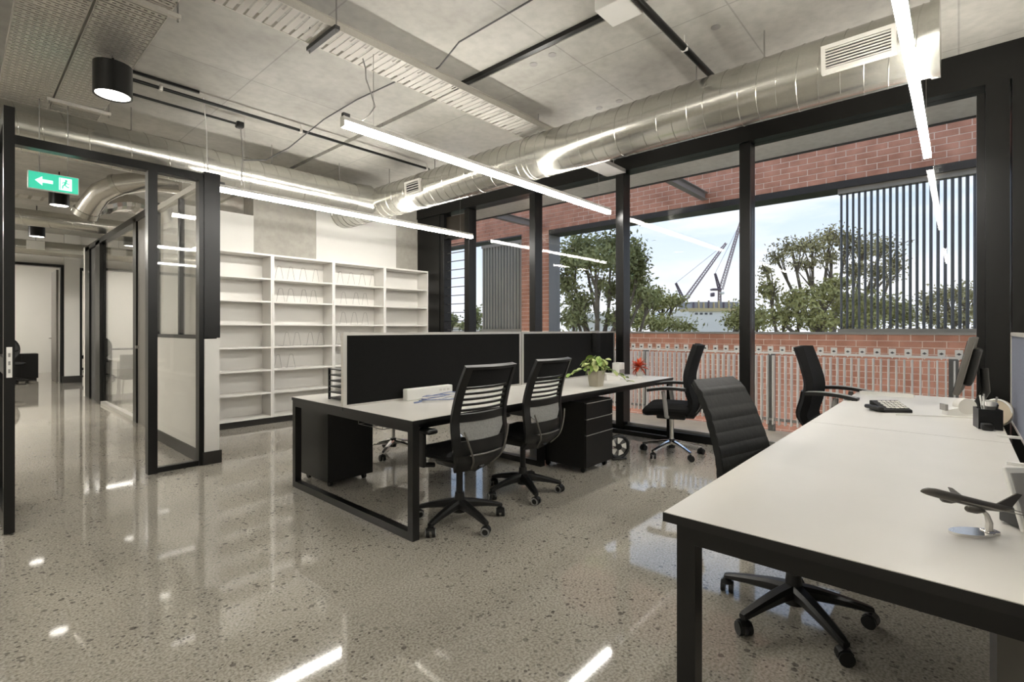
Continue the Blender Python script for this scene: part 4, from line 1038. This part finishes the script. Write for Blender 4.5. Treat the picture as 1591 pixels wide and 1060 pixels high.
def leaf_patch(L_, w, droop):
    m = MB(); n = 5; vs = []; fs = []
    for i in range(n + 1):
        t = i / n; ww = w * math.sin(math.pi * min(1, 0.08 + t * 0.92)) ** 0.8; z = -droop * t * t
        vs += [(L_ * t, -ww / 2, z + 0.15 * ww), (L_ * t, 0, z), (L_ * t, ww / 2, z + 0.15 * ww)]
    for i in range(n):
        for j in range(2): a = i * 3 + j; fs.append((a, a + 1, a + 4, a + 3))
    m.add(vs, fs, 0, True); return m
pl = empty('potted_plant', (4.15, 2.62, DZ), label='leafy green pothos in a beige square pot on the island', cat='plant')
m = MB(); 
for (za, zb, wa, wb_) in ((0, 0.15, 0.058, 0.076),):
    vs = []
    for z, w_ in ((0, 0.056), (0.155, 0.076), (0.155, 0.066), (0.13, 0.064)):
        for j in range(24):
            t = 2 * math.pi * j / 24; k = 1 / max(abs(math.cos(t)), abs(math.sin(t))) ** 0.55
            vs.append((w_ * k * math.cos(t), w_ * k * math.sin(t), z))
    fs = [(r_ * 24 + j, r_ * 24 + (j + 1) % 24, (r_ + 1) * 24 + (j + 1) % 24, (r_ + 1) * 24 + j) for r_ in range(3) for j in range(24)] + [tuple(range(23, -1, -1))]
    m.add(vs, fs, 0, True)
m.build('pot', 'pot_clay', pl); MB().cyl((0, 0, 0.12), (0, 0, 0.132), 0.064, n=20).build('soil', 'soil', pl)
lf = [leaf_patch(0.085, 0.062, 0.03).build('leaf', 'leaf_green', pl), leaf_patch(0.07, 0.052, 0.02).build('leaf', 'leaf_pale', pl)]
lf[0].location = (0, 0, 0.2); lf[1].location = (0.02, 0.02, 0.24)
st = MB()
rg = random.Random(5)
def put_leaf(p, yaw, pitch, k):
    o = lf[k]; c = o.copy(); COL.objects.link(c); c.parent = pl; c.location = p; c.rotation_euler = (rg.uniform(-0.5, 0.5), pitch, yaw); s_ = rg.uniform(0.75, 1.15); c.scale = (s_, s_, s_)
for i in range(58):
    a = rg.uniform(0, 6.28); r_ = rg.uniform(0.02, 0.12); z = rg.uniform(0.18, 0.30) - r_ * 0.3
    p = Vector((r_ * math.cos(a), r_ * math.sin(a), z)); st.tube([(0, 0, 0.12), (p.x * 0.5, p.y * 0.5, z * 0.85), p], 0.002, 4); put_leaf(p, a + rg.uniform(-0.6, 0.6), rg.uniform(-0.2, 0.9), i % 2)
# trailing vines to both sides along the desk (image left / right)
for (dx, dy, ln, n_) in ((-0.6665, 0.7455, 0.34, 10), (0.6665, -0.7455, 0.30, 9), (0.5, 0.2, 0.28, 6)):
    pts = [(0, 0, 0.14)]
    for i in range(n_):
        t = (i + 1) / n_; z = 0.17 * (1 - t) ** 0.7 + 0.045; pts.append((dx * ln * t, dy * ln * t, z)); put_leaf(Vector(pts[-1]), math.atan2(dy, dx) + rg.uniform(-1.3, 1.3), rg.uniform(-0.3, 0.3), (i + 1) % 2 if dx > 0 else i % 2)
    st.tube(pts, 0.0025, 4)
st.build('stems', 'leaf_green', pl)
rp = empty('potted_plant', (5.37, 2.80, DZ), label='small spiky red plant on the island by the window', cat='plant')
MB().lathe([(0.001, 0), (0.035, 0), (0.045, 0.05), (0.04, 0.05), (0.001, 0.045)], n=20).build('pot', 'pale_plastic', rp)
rl = leaf_patch(0.10, 0.024, 0.008).build('leaf', 'leaf_red', rp); rl.location = (0, 0, 0.11)
for i in range(64):
    v = Vector((rg.gauss(0, 1), rg.gauss(0, 1), rg.gauss(0.25, 0.9))).normalized()
    c = rl.copy(); COL.objects.link(c); c.parent = rp; c.location = (0, 0, 0.11); c.rotation_euler = (0, -math.asin(v.z), math.atan2(v.y, v.x)); s_ = rg.uniform(1.0, 1.35); c.scale = (s_, s_, s_)
# black box hung on the window-end screen, white phone and folder
q = ony(924, 540, IYM - 0.03)
bx = empty('speaker', (q.x, IYM - 0.05, 1.06), label='small black speaker box on the dark screen behind the plant', cat='speaker')
MB().rbox((0, 0, 0.06), (0.09, 0.06, 0.22), 0.01).build('body', 'black_fabric', bx); box('clip', (-0.03, -0.02, 0.18), (0.03, 0.06, 0.205), 'grey_plastic', bx)
ph = empty('desk_phone', (4.78, 2.86, DZ), R(-20), label='small white phone on the island beside the plant', cat='phone')
m = MB(); m.prism([(-0.09, 0), (0.09, 0), (0.09, 0.03), (-0.09, 0.065)], 'y', -0.08, 0.08); m.build('body', 'white_plastic', ph)
MB().rbox((-0.02, -0.055, 0.06), (0.19, 0.045, 0.028), 0.012, rot=Matrix.Rotation(R(10), 3, 'Y')).build('handset', 'pale_plastic', ph)
fo = empty('paper_stack', (5.02, 2.78, DZ), R(-6), label='flat white paper folder on the island by the red plant', cat='paper')
for i in range(3): MB().box((-0.16 + 0.004 * i, -0.11, i * 0.006), (0.16, 0.11, i * 0.006 + 0.005)).build('sheet_block', 'white_plastic', fo)
wb2 = empty('white_box', (5.34, 3.06, DZ), label='small white and grey carton behind the red plant', cat='box')
MB().rbox((0, 0, 0.075), (0.12, 0.10, 0.15), 0.004).build('carton', 'white_plastic', wb2); box('label_band', (-0.061, -0.051, 0.02), (0.061, -0.049, 0.07), 'grey_plastic', wb2)
# round fan on the floor
fn = empty('floor_fan', (4.36, 2.50, 0), R(-35), label='small round black fan on the floor beside the drawer unit', cat='fan')
ringp = [(0.0 + 0.105 * math.cos(t * math.pi / 14), 0, 0.125 + 0.105 * math.sin(t * math.pi / 14)) for t in range(28)]
MB().tube(ringp, 0.016, 8, closed=True).build('ring', 'black_plastic', fn)
for i in range(5):
    a = i * 2 * math.pi / 5; m = MB(); m.prism([(0.01 * math.cos(a) - 0.01 * math.sin(a), 0.125 + 0.01 * math.sin(a) + 0.01 * math.cos(a)), (0.09 * math.cos(a - 0.3), 0.125 + 0.09 * math.sin(a - 0.3)), (0.09 * math.cos(a + 0.4), 0.125 + 0.09 * math.sin(a + 0.4))], 'y', -0.004, 0.004); m.build('blade', 'pale_plastic', fn)
MB().cyl((0, -0.02, 0.125), (0, 0.05, 0.125), 0.03, n=16).build('motor', 'black_plastic', fn); MB().rbox((0, 0.01, 0.01), (0.15, 0.10, 0.02), 0.008).build('foot', 'black_plastic', fn)

# ================================================================== THINGS ON THE RIGHT DESKS
def desk_phone(loc, rz):
    s = empty('desk_phone', loc, rz); s.scale = (0.8, 0.8, 0.8); tag(s, label='black desk phone with grey keypad on the right hand desk', cat='phone')
    m = MB(); m.prism([(-0.09, 0), (0.10, 0), (0.10, 0.075), (0.085, 0.08), (-0.09, 0.022)], 'x', -0.11, 0.11); m.build('body', 'black_plastic', s)
    sl = math.atan2(0.058, 0.175)
    for i in range(4):
        for j in range(5):
            y = -0.05 + i * 0.034; z = 0.022 + (y + 0.09) * 0.3314 + 0.004
            MB().rbox((-0.055 + j * 0.035, y, z), (0.026, 0.024, 0.008), 0.002, rot=Matrix.Rotation(sl, 3, 'X'), seg=1).build('key', 'pale_plastic', s)
    MB().rbox((-0.135, 0.0, 0.03), (0.05, 0.20, 0.035), 0.015).build('handset', 'black_plastic', s)
desk_phone((4.20, 0.34, DZ), R(-52))
wk = empty('keyboard', (5.20, 0.45, DZ), R(90), label='slim white keyboard at the window end of the right hand desk', cat='keyboard')
m = MB(); m.prism([(-0.06, 0), (0.06, 0), (0.06, 0.026), (-0.06, 0.012)], 'x', -0.18, 0.18); m.build('body', 'white_plastic', wk)
for r_ in range(4):
    for k in range(12): MB().box((-0.17 + k * 0.0285, -0.048 + r_ * 0.025, 0.0135 + r_ * 0.003), (-0.17 + k * 0.0285 + 0.024, -0.048 + r_ * 0.025 + 0.021, 0.0185 + r_ * 0.003)).build('key', 'white_plastic', wk)
mn = empty('monitor', (4.78, -0.07, DZ), R(-3), label='black monitor on the right hand desk seen edge on', cat='monitor')
rt = Matrix.Rotation(R(12), 3, 'X')
MB().rbox((0, 0.03, 0.30), (0.56, 0.035, 0.40), 0.006, rot=rt).build('display_case', 'case_brown', mn)
MB().rbox((0, 0.05, 0.297), (0.53, 0.004, 0.36), 0.001, rot=rt, seg=1).build('screen', 'black_plastic', mn)
MB().rbox((0, -0.005, 0.29), (0.36, 0.05, 0.26), 0.02, rot=rt).build('back_cover', 'black_plastic', mn)
MB().tube([(0, -0.02, 0.01), (0, -0.07, 0.12), (0, -0.06, 0.28)], 0.024, 10).build('stand', 'black_plastic', mn); MB().rbox((0, -0.01, 0.008), (0.24, 0.17, 0.016), 0.006).build('foot', 'black_plastic', mn)
td = empty('tape_dispenser', (4.30, -0.01, DZ), R(-62), label='white tape dispenser in front of the monitor', cat='tape dispenser')
m = MB(); m.prism([(-0.09, 0), (0.08, 0), (0.085, 0.03), (0.05, 0.085), (0.0, 0.095), (-0.03, 0.05), (-0.085, 0.035)], 'y', -0.03, 0.03); m.build('body', 'white_plastic', td)
m = MB(); m.cyl((0.02, -0.032, 0.06), (0.02, 0.032, 0.06), 0.05, n=24); m.build('tape_roll', 'pale_plastic', td); box('cutter', (-0.10, -0.032, 0.03), (-0.085, 0.032, 0.07), 'grey_plastic', td)
pc = empty('pen_pot', (3.84, -0.12, DZ), R(10), label='square black pen pot full of stationery on the right hand desk', cat='pen pot')
m = MB(); m.box((-0.06, -0.05, 0), (0.06, 0.05, 0.006)); m.box((-0.06, -0.05, 0.006), (-0.055, 0.05, 0.11)); m.box((0.055, -0.05, 0.006), (0.06, 0.05, 0.11)); m.box((-0.055, -0.05, 0.006), (0.055, -0.045, 0.11)); m.box((-0.055, 0.045, 0.006), (0.055, 0.05, 0.11)); m.build('pot', 'black_plastic', pc)
for i in range(7):
    a, b = rg.uniform(-0.04, 0.04), rg.uniform(-0.03, 0.03)
    o = MB().cyl((a * 0.6, b * 0.6, 0.008), (a * 1.6, b * 1.6, rg.uniform(0.13, 0.19)), 0.0045, n=6).build('pen', ('black_plastic', 'grey_plastic', 'white_plastic', 'blue_cable')[i % 4]); o.location = (3.84, -0.12, DZ); tag(o, '%s pen standing in the square black pen pot' % ('black', 'grey', 'white', 'blue')[i % 4], 'pen', 'pens in the pen pot')
MB().lathe([(0.001, 0.10), (0.03, 0.105), (0.038, 0.125), (0.03, 0.148), (0.001, 0.155)], (0.01, -0.01, 0), n=16).build('glass_ball', 'aluminium', pc)
MB().rbox((-0.085, 0.02, 0.02), (0.05, 0.05, 0.04), 0.01).build('side_tray', 'black_plastic', pc)
ds = empty('round_plaque', (3.98, -0.165, DZ), R(55), label='round beige plaque leaning behind the pen pot', cat='plaque')
m = MB(); m.cyl((0, -0.006, 0.075), (0, 0.006, 0.078), 0.075, n=28); m.build('disc', 'disc_beige', ds); m = MB(); m.tube([(0.072 * math.cos(t * math.pi / 14), 0, 0.0765 + 0.072 * math.sin(t * math.pi / 14)) for t in range(28)], 0.0055, 6, closed=True); m.build('rim', 'white_plastic', ds)
tb = empty('tablet_stand', (1.955, -0.135, DZ), R(-48), label='tilted white edged tablet at the right picture edge', cat='tablet')
MB().rbox((0.03, 0, 0.085), (0.13, 0.012, 0.17), 0.004, rot=Matrix.Rotation(R(-18), 3, 'X')).build('tablet', 'white_plastic', tb); MB().rbox((0.03, -0.006, 0.083), (0.11, 0.006, 0.145), 0.002, rot=Matrix.Rotation(R(-18), 3, 'X')).build('screen', 'grey_plastic', tb); MB().rbox((0.03, 0.03, 0.03), (0.09, 0.06, 0.05), 0.006).build('foot', 'dark_grey', tb)
# cable lying over the far desk
tag(MB().tube([(4.02, 0.30, DZ + 0.004), (4.1, 0.15, DZ + 0.004), (4.16, 0.02, DZ + 0.004), (4.2, -0.1, DZ + 0.004)], 0.0025, 5).build('phone_cord', 'pale_plastic'), 'thin cord lying between desk phone and tape dispenser', 'cord')

# model aeroplane
base = onz(1510, 830, DZ)
ap = empty('model_plane', (base.x, base.y, DZ), TH - R(90), label='grey model aeroplane on a curved stand on the right hand desk', cat='model plane')
# local +x = image right, +y = away
m = MB(); vs = []
outl = []
for i in range(28):
    t = 2 * math.pi * i / 28; outl.append((0.058 * math.cos(t), 0.030 * math.sin(t)))
m.prism(outl, 'z', 0, 0.008); m.rbox((0.048, 0, 0.006), (0.035, 0.03, 0.012), 0.004); m.build('stand_base', 'chrome', ap)
m = MB(); m.tube([(0.045, 0, 0.008), (0.047, 0, 0.03), (0.040, 0, 0.052), (0.025, 0, 0.068), (0.008, 0, 0.078)], [0.009, 0.008, 0.006, 0.005, 0.004], 8); m.build('stand_arm', 'aluminium', ap)
pit = R(13.5)
fz = empty('aircraft', (-0.012, 0, 0.088)); fz.parent = ap; fz.rotation_euler = (0, pit, 0)
m = MB(); m.tube([(-0.128, 0, -0.003), (-0.122, 0, -0.001), (-0.110, 0, 0.001), (-0.09, 0, 0.002), (0.05, 0, 0.0), (0.09, 0, 0.003), (0.118, 0, 0.007), (0.126, 0, 0.009)], [0.002, 0.006, 0.010, 0.012, 0.012, 0.010, 0.005, 0.002], 14); m.build('fuselage', 'plane_grey', fz)
for s in (-1, 1):
    m = MB(); m.add([(-0.03, s * 0.008, -0.004), (0.022, s * 0.008, -0.004), (0.060, s * 0.115, 0.012), (0.046, s * 0.115, 0.012), (-0.03, s * 0.008, -0.001), (0.022, s * 0.008, -0.002), (0.060, s * 0.115, 0.0135), (0.046, s * 0.115, 0.0135)],
          [(0, 1, 2, 3), (7, 6, 5, 4), (0, 4, 5, 1), (1, 5, 6, 2), (2, 6, 7, 3), (3, 7, 4, 0)]); m.build('wing', 'plane_grey', fz)
    m = MB(); m.tube([(-0.035, s * 0.038, -0.014), (-0.03, s * 0.038, -0.014), (-0.01, s * 0.038, -0.013), (0.012, s * 0.038, -0.010)], [0.006, 0.009, 0.009, 0.004], 12); m.build('engine', 'plane_grey', fz)
    m = MB(); m.add([(0.092, s * 0.003, 0.005), (0.116, s * 0.003, 0.006), (0.134, s * 0.040, 0.009), (0.124, s * 0.040, 0.009), (0.092, s * 0.003, 0.007), (0.116, s * 0.003, 0.008), (0.134, s * 0.040, 0.010), (0.124, s * 0.040, 0.010)],
          [(0, 1, 2, 3), (7, 6, 5, 4), (0, 4, 5, 1), (1, 5, 6, 2), (2, 6, 7, 3), (3, 7, 4, 0)]); m.build('tailplane', 'plane_grey', fz)
m = MB(); m.prism([(0.075, 0.010), (0.118, 0.010), (0.138, 0.052), (0.124, 0.052)], 'y', -0.0018, 0.0018); m.build('tail_fin', 'plane_grey', fz)

# ================================================================== CORRIDOR ROOMS
cabn = empty('cabinet', (1.10, 17.6, 0), label='low black cabinet in the room at the corridor end', cat='cabinet')
MB().rbox((0, 0, 0.36), (0.62, 0.45, 0.62), 0.01).build('body', 'black_metal', cabn); box('plinth', (-0.28, -0.2, 0), (0.28, 0.2, 0.05), 'black_plastic', cabn); box('door', (-0.30, -0.235, 0.07), (0.0, -0.225, 0.65), 'black_metal', cabn); box('door', (0.005, -0.235, 0.07), (0.30, -0.225, 0.65), 'black_metal', cabn)
dk = empty('desk', (0.12, 17.3, 0), label='dark desk end just inside the corridor end doorway', cat='desk')
MB().rbox((0, 0, 0.74), (1.1, 0.7, 0.03), 0.004).build('top', 'dark_grey', dk); box('leg', (0.45, -0.3, 0), (0.50, 0.3, 0.72), 'black_metal', dk); box('leg', (-0.5, -0.3, 0), (-0.45, 0.3, 0.72), 'black_metal', dk)
def small_chair(loc, rz, label, m_seat):
    s = empty('side_chair', loc, rz, label=label, cat='chair')
    cushion(0.46, 0.45, 0.06, 0.46).build('seat', m_seat, s)
    S = lambda a, b: (a * 0.22, -0.22 - 0.06 * b + 0.05 * a * a, 0.48 + 0.38 * b)
    MB().patch(S, -1, 1, 0, 1, 0.025, 8, 6).build('backrest', m_seat, s)
    for (x, y) in ((-0.2, -0.2), (0.2, -0.2), (-0.2, 0.2), (0.2, 0.2)): MB().cyl((x, y, 0), (x * 0.8, y * 0.8, 0.44), 0.012, n=8).build('leg', 'wire_steel', s)
def mesh_chair(loc, rz, label):
    s = empty('office_chair', loc, rz, label=label, cat='chair')
    star_base(s, 'black_plastic', 0.2, 0.28, 0.3)
    cushion(0.48, 0.46, 0.07, 0.47).build('seat', 'black_fabric', s)
    pts = [(0.21 * math.cos(t * math.pi / 12), -0.25 - 0.03 * math.sin(t * math.pi / 12), 0.80 + 0.27 * math.sin(t * math.pi / 12)) for t in range(24)]
    MB().tube(pts, 0.02, 8, closed=True).build('back_frame', 'black_plastic', s); MB().patch(lambda a, b: (0.2 * a * math.sqrt(max(0.0, 1 - (2 * b - 1) ** 2)), -0.25 - 0.03 * (2 * b - 1), 0.80 + 0.26 * (2 * b - 1)), -1, 1, 0.03, 0.97, 0.004, 8, 10).build('back_mesh', 'dark_grey', s); MB().tube([(-0.2, -0.25, 0.78), (0, -0.24, 0.70), (0.2, -0.25, 0.78)], 0.018, 8).build('lumbar_bar', 'black_plastic', s); MB().tube([(0, 0, 0.42), (0, -0.22, 0.43), (0, -0.25, 0.54)], 0.022, 8).build('back_bracket', 'black_plastic', s)
q = onz(124, 580, 0); mesh_chair((q.x, q.y + 0.3, 0), R(60), 'oval mesh back chair in the right room at the corridor end')
mesh_chair((0.87, 16.6, 0), R(190), 'dark office chair at the desk in the left end room')
tb2 = empty('meeting_table', (2.75, 11.3, 0), label='pale meeting table behind the corridor glass', cat='table')
MB().rbox((0, 0, 0.735), (1.9, 1.0, 0.03), 0.005).build('top', 'white_laminate', tb2)
for (x, y) in ((-0.85, -0.42), (0.85, -0.42), (-0.85, 0.42), (0.85, 0.42)): MB().cyl((x, y, 0), (x, y, 0.72), 0.025, n=10).build('leg', 'wire_steel', tb2)
for i, (x, y, r_, lb) in enumerate(((2.03, 10.5, 0, 'nearest'), (2.75, 10.5, 0, 'second'))):
    small_chair((x, y, 0), r_, 'grey side chair at the meeting table, %s to the corridor glass' % lb, 'dark_grey')

# ================================================================== OUTSIDE
struct(box('ground', (7.2, -150, -5.2), (320, 260, -5.0), 'ground'), 'green ground below the building', 'ground')
def blob_leaves(m, c, rad, n, size, rng):
    for _ in range(n):
        v = Vector((rng.gauss(0, 1), rng.gauss(0, 1), rng.gauss(0, 1))).normalized() * (0.25 + abs(rng.gauss(0.45, 0.42)))
        p = Vector(c) + Vector((v.x * rad[0], v.y * rad[1], v.z * rad[2]))
        a = Vector((rng.gauss(0, 1), rng.gauss(0, 1), rng.gauss(0, 1))).normalized(); b = a.cross(Vector((rng.gauss(0, 1), rng.gauss(0, 1), rng.gauss(0, 1))))
        if b.length < 1e-3: continue
        b.normalize(); s = size * rng.uniform(0.6, 1.3)
        m.add([p - a * s, p + b * s * 0.42, p + a * s, p - b * s * 0.42], [(0, 1, 2, 3)])
def at_depth(u, v, d):
    r = ray(u, v); return Vector((r.x * d, r.y * d, EYE + r.z * d))
def tree(base_u, d, blobs, mname, label, seed, leaf=0.16, dens=26, cat='tree', forks=1):
    rng = random.Random(seed)
    base = at_depth(base_u, HOR, d); base.z = -5.0
    s = empty('tree', base, label=label, cat=cat, group='trees beyond the brick wall')
    lv = MB(); br = MB()
    fork = Vector((0, 0, 4.6))
    br.tube([(0, 0, 0), (0.15, 0.1, 2.4), fork], [0.38 * d / 26, 0.30 * d / 26, 0.24 * d / 26], 8)
    for (u, v, ru, rv, dd) in blobs:
        c = at_depth(u, v, d + dd) - base
        rr = ru * (d + dd) / F; rz = rv * (d + dd) / F
        blob_leaves(lv, c, (rr, rr, rz), int(dens * 2.0 * (ru * rv) / 40), leaf * 0.68, rng)
        mid = (fork + c) / 2 + Vector((rng.uniform(-.5, .5), rng.uniform(-.5, .5), -0.4))
        br.tube([fork, mid, c, c + Vector((rng.uniform(-.4, .4), rng.uniform(-.4, .4), rz * 0.7))], [0.15 * d / 26, 0.09 * d / 26, 0.055 * d / 26, 0.02], 6)
        for _ in range(3):
            e2 = c + Vector((rng.uniform(-1, 1) * rr * 0.8, rng.uniform(-1, 1) * rr * 0.8, rng.uniform(-0.2, 0.8) * rz)); br.tube([mid * 0.4 + c * 0.6, e2], [0.045 * d / 26, 0.015], 5)
    br.build('trunk', 'bark', s)
    tag(lv.build('foliage', mname, s), kind='stuff')
    return s
rng0 = random.Random(3)
# big dark tree left of the crane window
tree(925, 21, [(905, 385, 30, 22, 0), (950, 383, 34, 22, 1), (985, 395, 18, 22, 0), (885, 405, 20, 22, 0), (925, 405, 40, 18, -1), (970, 415, 24, 20, 0), (995, 420, 12, 25, 0), (880, 440, 18, 20, 0), (900, 470, 24, 20, 0), (890, 495, 26, 16, 0), (950, 450, 16, 16, 1),
               (985, 445, 22, 18, 1), (1000, 455, 16, 15, 0), (960, 495, 22, 14, 0), (930, 440, 14, 10, 0), (1010, 465, 14, 14, 0)], 'tree_green', 'big dense green tree behind the plant window', 11, leaf=0.15, dens=38)
tree(1010, 30, [(1000, 470, 26, 18, 0), (1030, 470, 26, 14, 0), (1050, 468, 16, 9, 0), (990, 495, 30, 16, -1), (1030, 503, 34, 12, -1), (1065, 508, 20, 8, -1), (1015, 455, 14, 10, 0)], 'tree_bright', 'low bushy green tree left of the cranes', 12, leaf=0.17, dens=44)
tree(1140, 26, [(1138, 498, 16, 14, 0), (1150, 485, 14, 16, 0), (1160, 505, 24, 12, 0), (1180, 495, 16, 20, 0)], 'tree_bright', 'small green treetop right of the white building', 13, leaf=0.15, dens=40)
tree(1290, 24, [(1230, 385, 24, 13, 0), (1205, 400, 16, 12, 0), (1262, 382, 28, 14, 0), (1290, 368, 22, 15, 0), (1315, 372, 20, 16, 0), (1190, 420, 11, 14, 0), (1250, 410, 26, 10, 0), (1290, 400, 22, 12, 0), (1340, 385, 24, 18, 0), (1370, 385, 22, 18, 1), (1390, 410, 16, 22, 1),
                (1330, 420, 22, 16, 0), (1365, 425, 22, 16, 0)], 'tree_olive', 'spreading gum tree crown partly behind the dark fin screen', 14, leaf=0.13, dens=30)
tree(1255, 18.5, [(1195, 450, 16, 16, 0), (1240, 465, 30, 16, 0), (1280, 455, 26, 18, 0), (1215, 490, 30, 18, 0), (1270, 495, 36, 18, 0), (1320, 470, 30, 22, 0), (1360, 480, 34, 24, 0), (1325, 500, 36, 14, 0), (1400, 490, 24, 20, 0), (1300, 440, 20, 9, 0)], 'tree_bright', 'lower gum tree below the spreading crown', 15, leaf=0.13, dens=30)
tree(1475, 25, [(1440, 470, 14, 16, 0), (1470, 460, 22, 16, 0), (1500, 455, 20, 16, 0), (1450, 495, 24, 16, 0), (1490, 490, 28, 18, 0), (1520, 475, 16, 22, 0), (1545, 480, 20, 24, 0)], 'tree_olive', 'gum tree behind the right half of the dark fin screen', 16, leaf=0.13, dens=34)
tree(700, 40, [(695, 500, 9, 9, 0), (705, 497, 8, 8, 0), (740, 492, 10, 16, 0), (728, 505, 14, 8, 0), (775, 500, 22, 14, 0)], 'tree_green', 'small far tree behind the louvre window', 17, leaf=0.25, dens=60)

# white building and cranes
d = 110.0
bb = at_depth(1112, 490, d)
bl = empty('building', (bb.x, bb.y, -5.0), TH - R(90), label='white building under construction beneath the cranes', cat='building')
k = d / F
box('wall', (-42 * k, 0, 0), (48 * k, 14, EYE + (HOR - 484) * k + 5.0), 'far_white', bl)
box('parapet', (-42 * k, -0.3, EYE + (HOR - 484) * k + 5.0), (48 * k, 14, EYE + (HOR - 479) * k + 5.0), 'far_cream', bl)
box('roof_block', (-30 * k, 3, EYE + (HOR - 479) * k + 5.0), (45 * k, 12, EYE + (HOR - 468) * k + 5.0), 'far_grey', bl)
for i in range(9): box('formwork_post', ((-28 + i * 8) * k, 2.5, EYE + (HOR - 479) * k + 5.0), ((-26.5 + i * 8) * k, 3, EYE + (HOR - (466 if i % 2 else 469)) * k + 5.0), 'far_cream' if i % 3 else 'crane_dark', bl)
for i in range(4): box('window', ((-32 + i * 7.5) * k, -0.1, EYE + (HOR - 489) * k + 5.0), ((-28 + i * 7.5) * k, 0.02, EYE + (HOR - 486) * k + 5.0), 'far_glass', bl)
d = 90.0; hb = at_depth(1046, 500, d)
h2 = empty('building', (hb.x, hb.y, -5.0), TH - R(90), label='low white roofed house left of the building site', cat='building')
k = d / F
box('wall', (-14 * k, 0, 0), (16 * k, 8, EYE + (HOR - 492) * k + 5.0), 'far_white', h2); MB().prism([(-15 * k, EYE + (HOR - 492) * k + 5.0), (17 * k, EYE + (HOR - 492) * k + 5.0), (8 * k, EYE + (HOR - 482) * k + 5.0), (-6 * k, EYE + (HOR - 483) * k + 5.0)], 'y', -0.4, 8.4).build('roof', 'far_white', h2)
d = 60.0; k = d / F; hb = at_depth(925, 500, d)
h3 = empty('building', (hb.x, hb.y, -5.0), TH - R(90), label='white house glimpsed through the big dense tree', cat='building')
box('wall', (-30 * k, 0, 0), (40 * k, 6, EYE + (HOR - 497) * k + 5.0), 'far_white', h3); MB().prism([(-32 * k, EYE + (HOR - 497) * k + 5), (42 * k, EYE + (HOR - 497) * k + 5), (25 * k, EYE + (HOR - 488) * k + 5), (-15 * k, EYE + (HOR - 488) * k + 5)], 'y', -0.4, 6.4).build('roof', 'far_white', h3)
hb = at_depth(705, 505, 80); k = 80 / F
h4 = empty('building', (hb.x, hb.y, -5.0), TH - R(90), label='distant pale houses behind the louvre window', cat='building')
box('wall', (-30 * k, 0, 0), (40 * k, 8, EYE + (HOR - 508) * k + 5.0), 'far_white', h4); MB().prism([(-32 * k, EYE + (HOR - 508) * k + 5), (42 * k, EYE + (HOR - 508) * k + 5), (20 * k, EYE + (HOR - 502) * k + 5), (-15 * k, EYE + (HOR - 502) * k + 5)], 'y', -0.4, 8.4).build('roof', 'far_cream', h4)
def lattice(m, a, b, w, n, r, mi=0):
    a = Vector(a); b = Vector(b); dx = (b - a).normalized(); up = Vector((0, 1, 0)); s = dx.cross(up).normalized(); 
    cs = [(s * w / 2 + up * w / 2), (s * w / 2 - up * w / 2), (-s * w / 2 - up * w / 2), (-s * w / 2 + up * w / 2)]
    for c in cs: m.tube([a + c, b + c * 0.5], r, 4)
    for i in range(n):
        t0, t1 = i / n, (i + 1) / n
        for q in range(4):
            c0 = cs[q] * (1 - t0 * 0.5); c1 = cs[(q + 1) % 4] * (1 - t1 * 0.5); m.tube([a + (b - a) * t0 + c0, a + (b - a) * t1 + c1], r * 0.6, 3)
def crane(d, mast_u, base_v, slew_v, jib, cj, label):
    k = d / F; org = at_depth(mast_u, HOR, d)
    c = empty('tower_crane', (org.x, org.y, -5.0), TH - R(90), label=label, cat='crane')
    z = lambda v: EYE + (HOR - v) * k + 5.0
    m = MB(); lattice(m, (0, 0, 0), (0, 0, z(slew_v)), 6.0 * k, 22, 0.13 * d / 150); m.build('mast', 'crane_steel', c)
    m = MB(); lattice(m, (2 * k, 0, z(slew_v)), ((jib[0] - mast_u) * k, 0, z(jib[1])), 5.0 * k, 26, 0.11 * d / 150); m.build('jib', 'crane_steel', c)
    m = MB(); lattice(m, (0, 0, z(slew_v)), ((cj[0] - mast_u) * k, 0, z(cj[1])), 3.5 * k, 8, 0.14 * d / 150); m.build('mast_head', 'crane_dark', c)
    MB().rbox((-6 * k, 0, z(slew_v)), (14 * k, 2.0, 3 * k), 0.2).build('machinery_deck', 'crane_dark', c); MB().rbox((-11 * k, 0, z(slew_v + 8)), (4 * k, 1.8, 6 * k), 0.2).build('counterweight', 'crane_dark', c)
    MB().rbox((1.5 * k, -1.2, z(slew_v + 6)), (4 * k, 1.6, 4 * k), 0.2).build('cab', 'far_white', c)
    m = MB(); m.tube([((cj[0] - mast_u) * k, 0, z(cj[1])), ((jib[0] - mast_u) * k, 0, z(jib[1]))], 0.05 * d / 150, 4); m.build('pendant_cable', 'crane_dark', c)
crane(150, 1118, 478, 450, (1151, 345), (1111, 425), 'red white tower crane on the right with the steep raised jib')
crane(165, 1062, 480, 466, (1128, 378), (1050, 440), 'tower crane on the left with the long slanted jib')
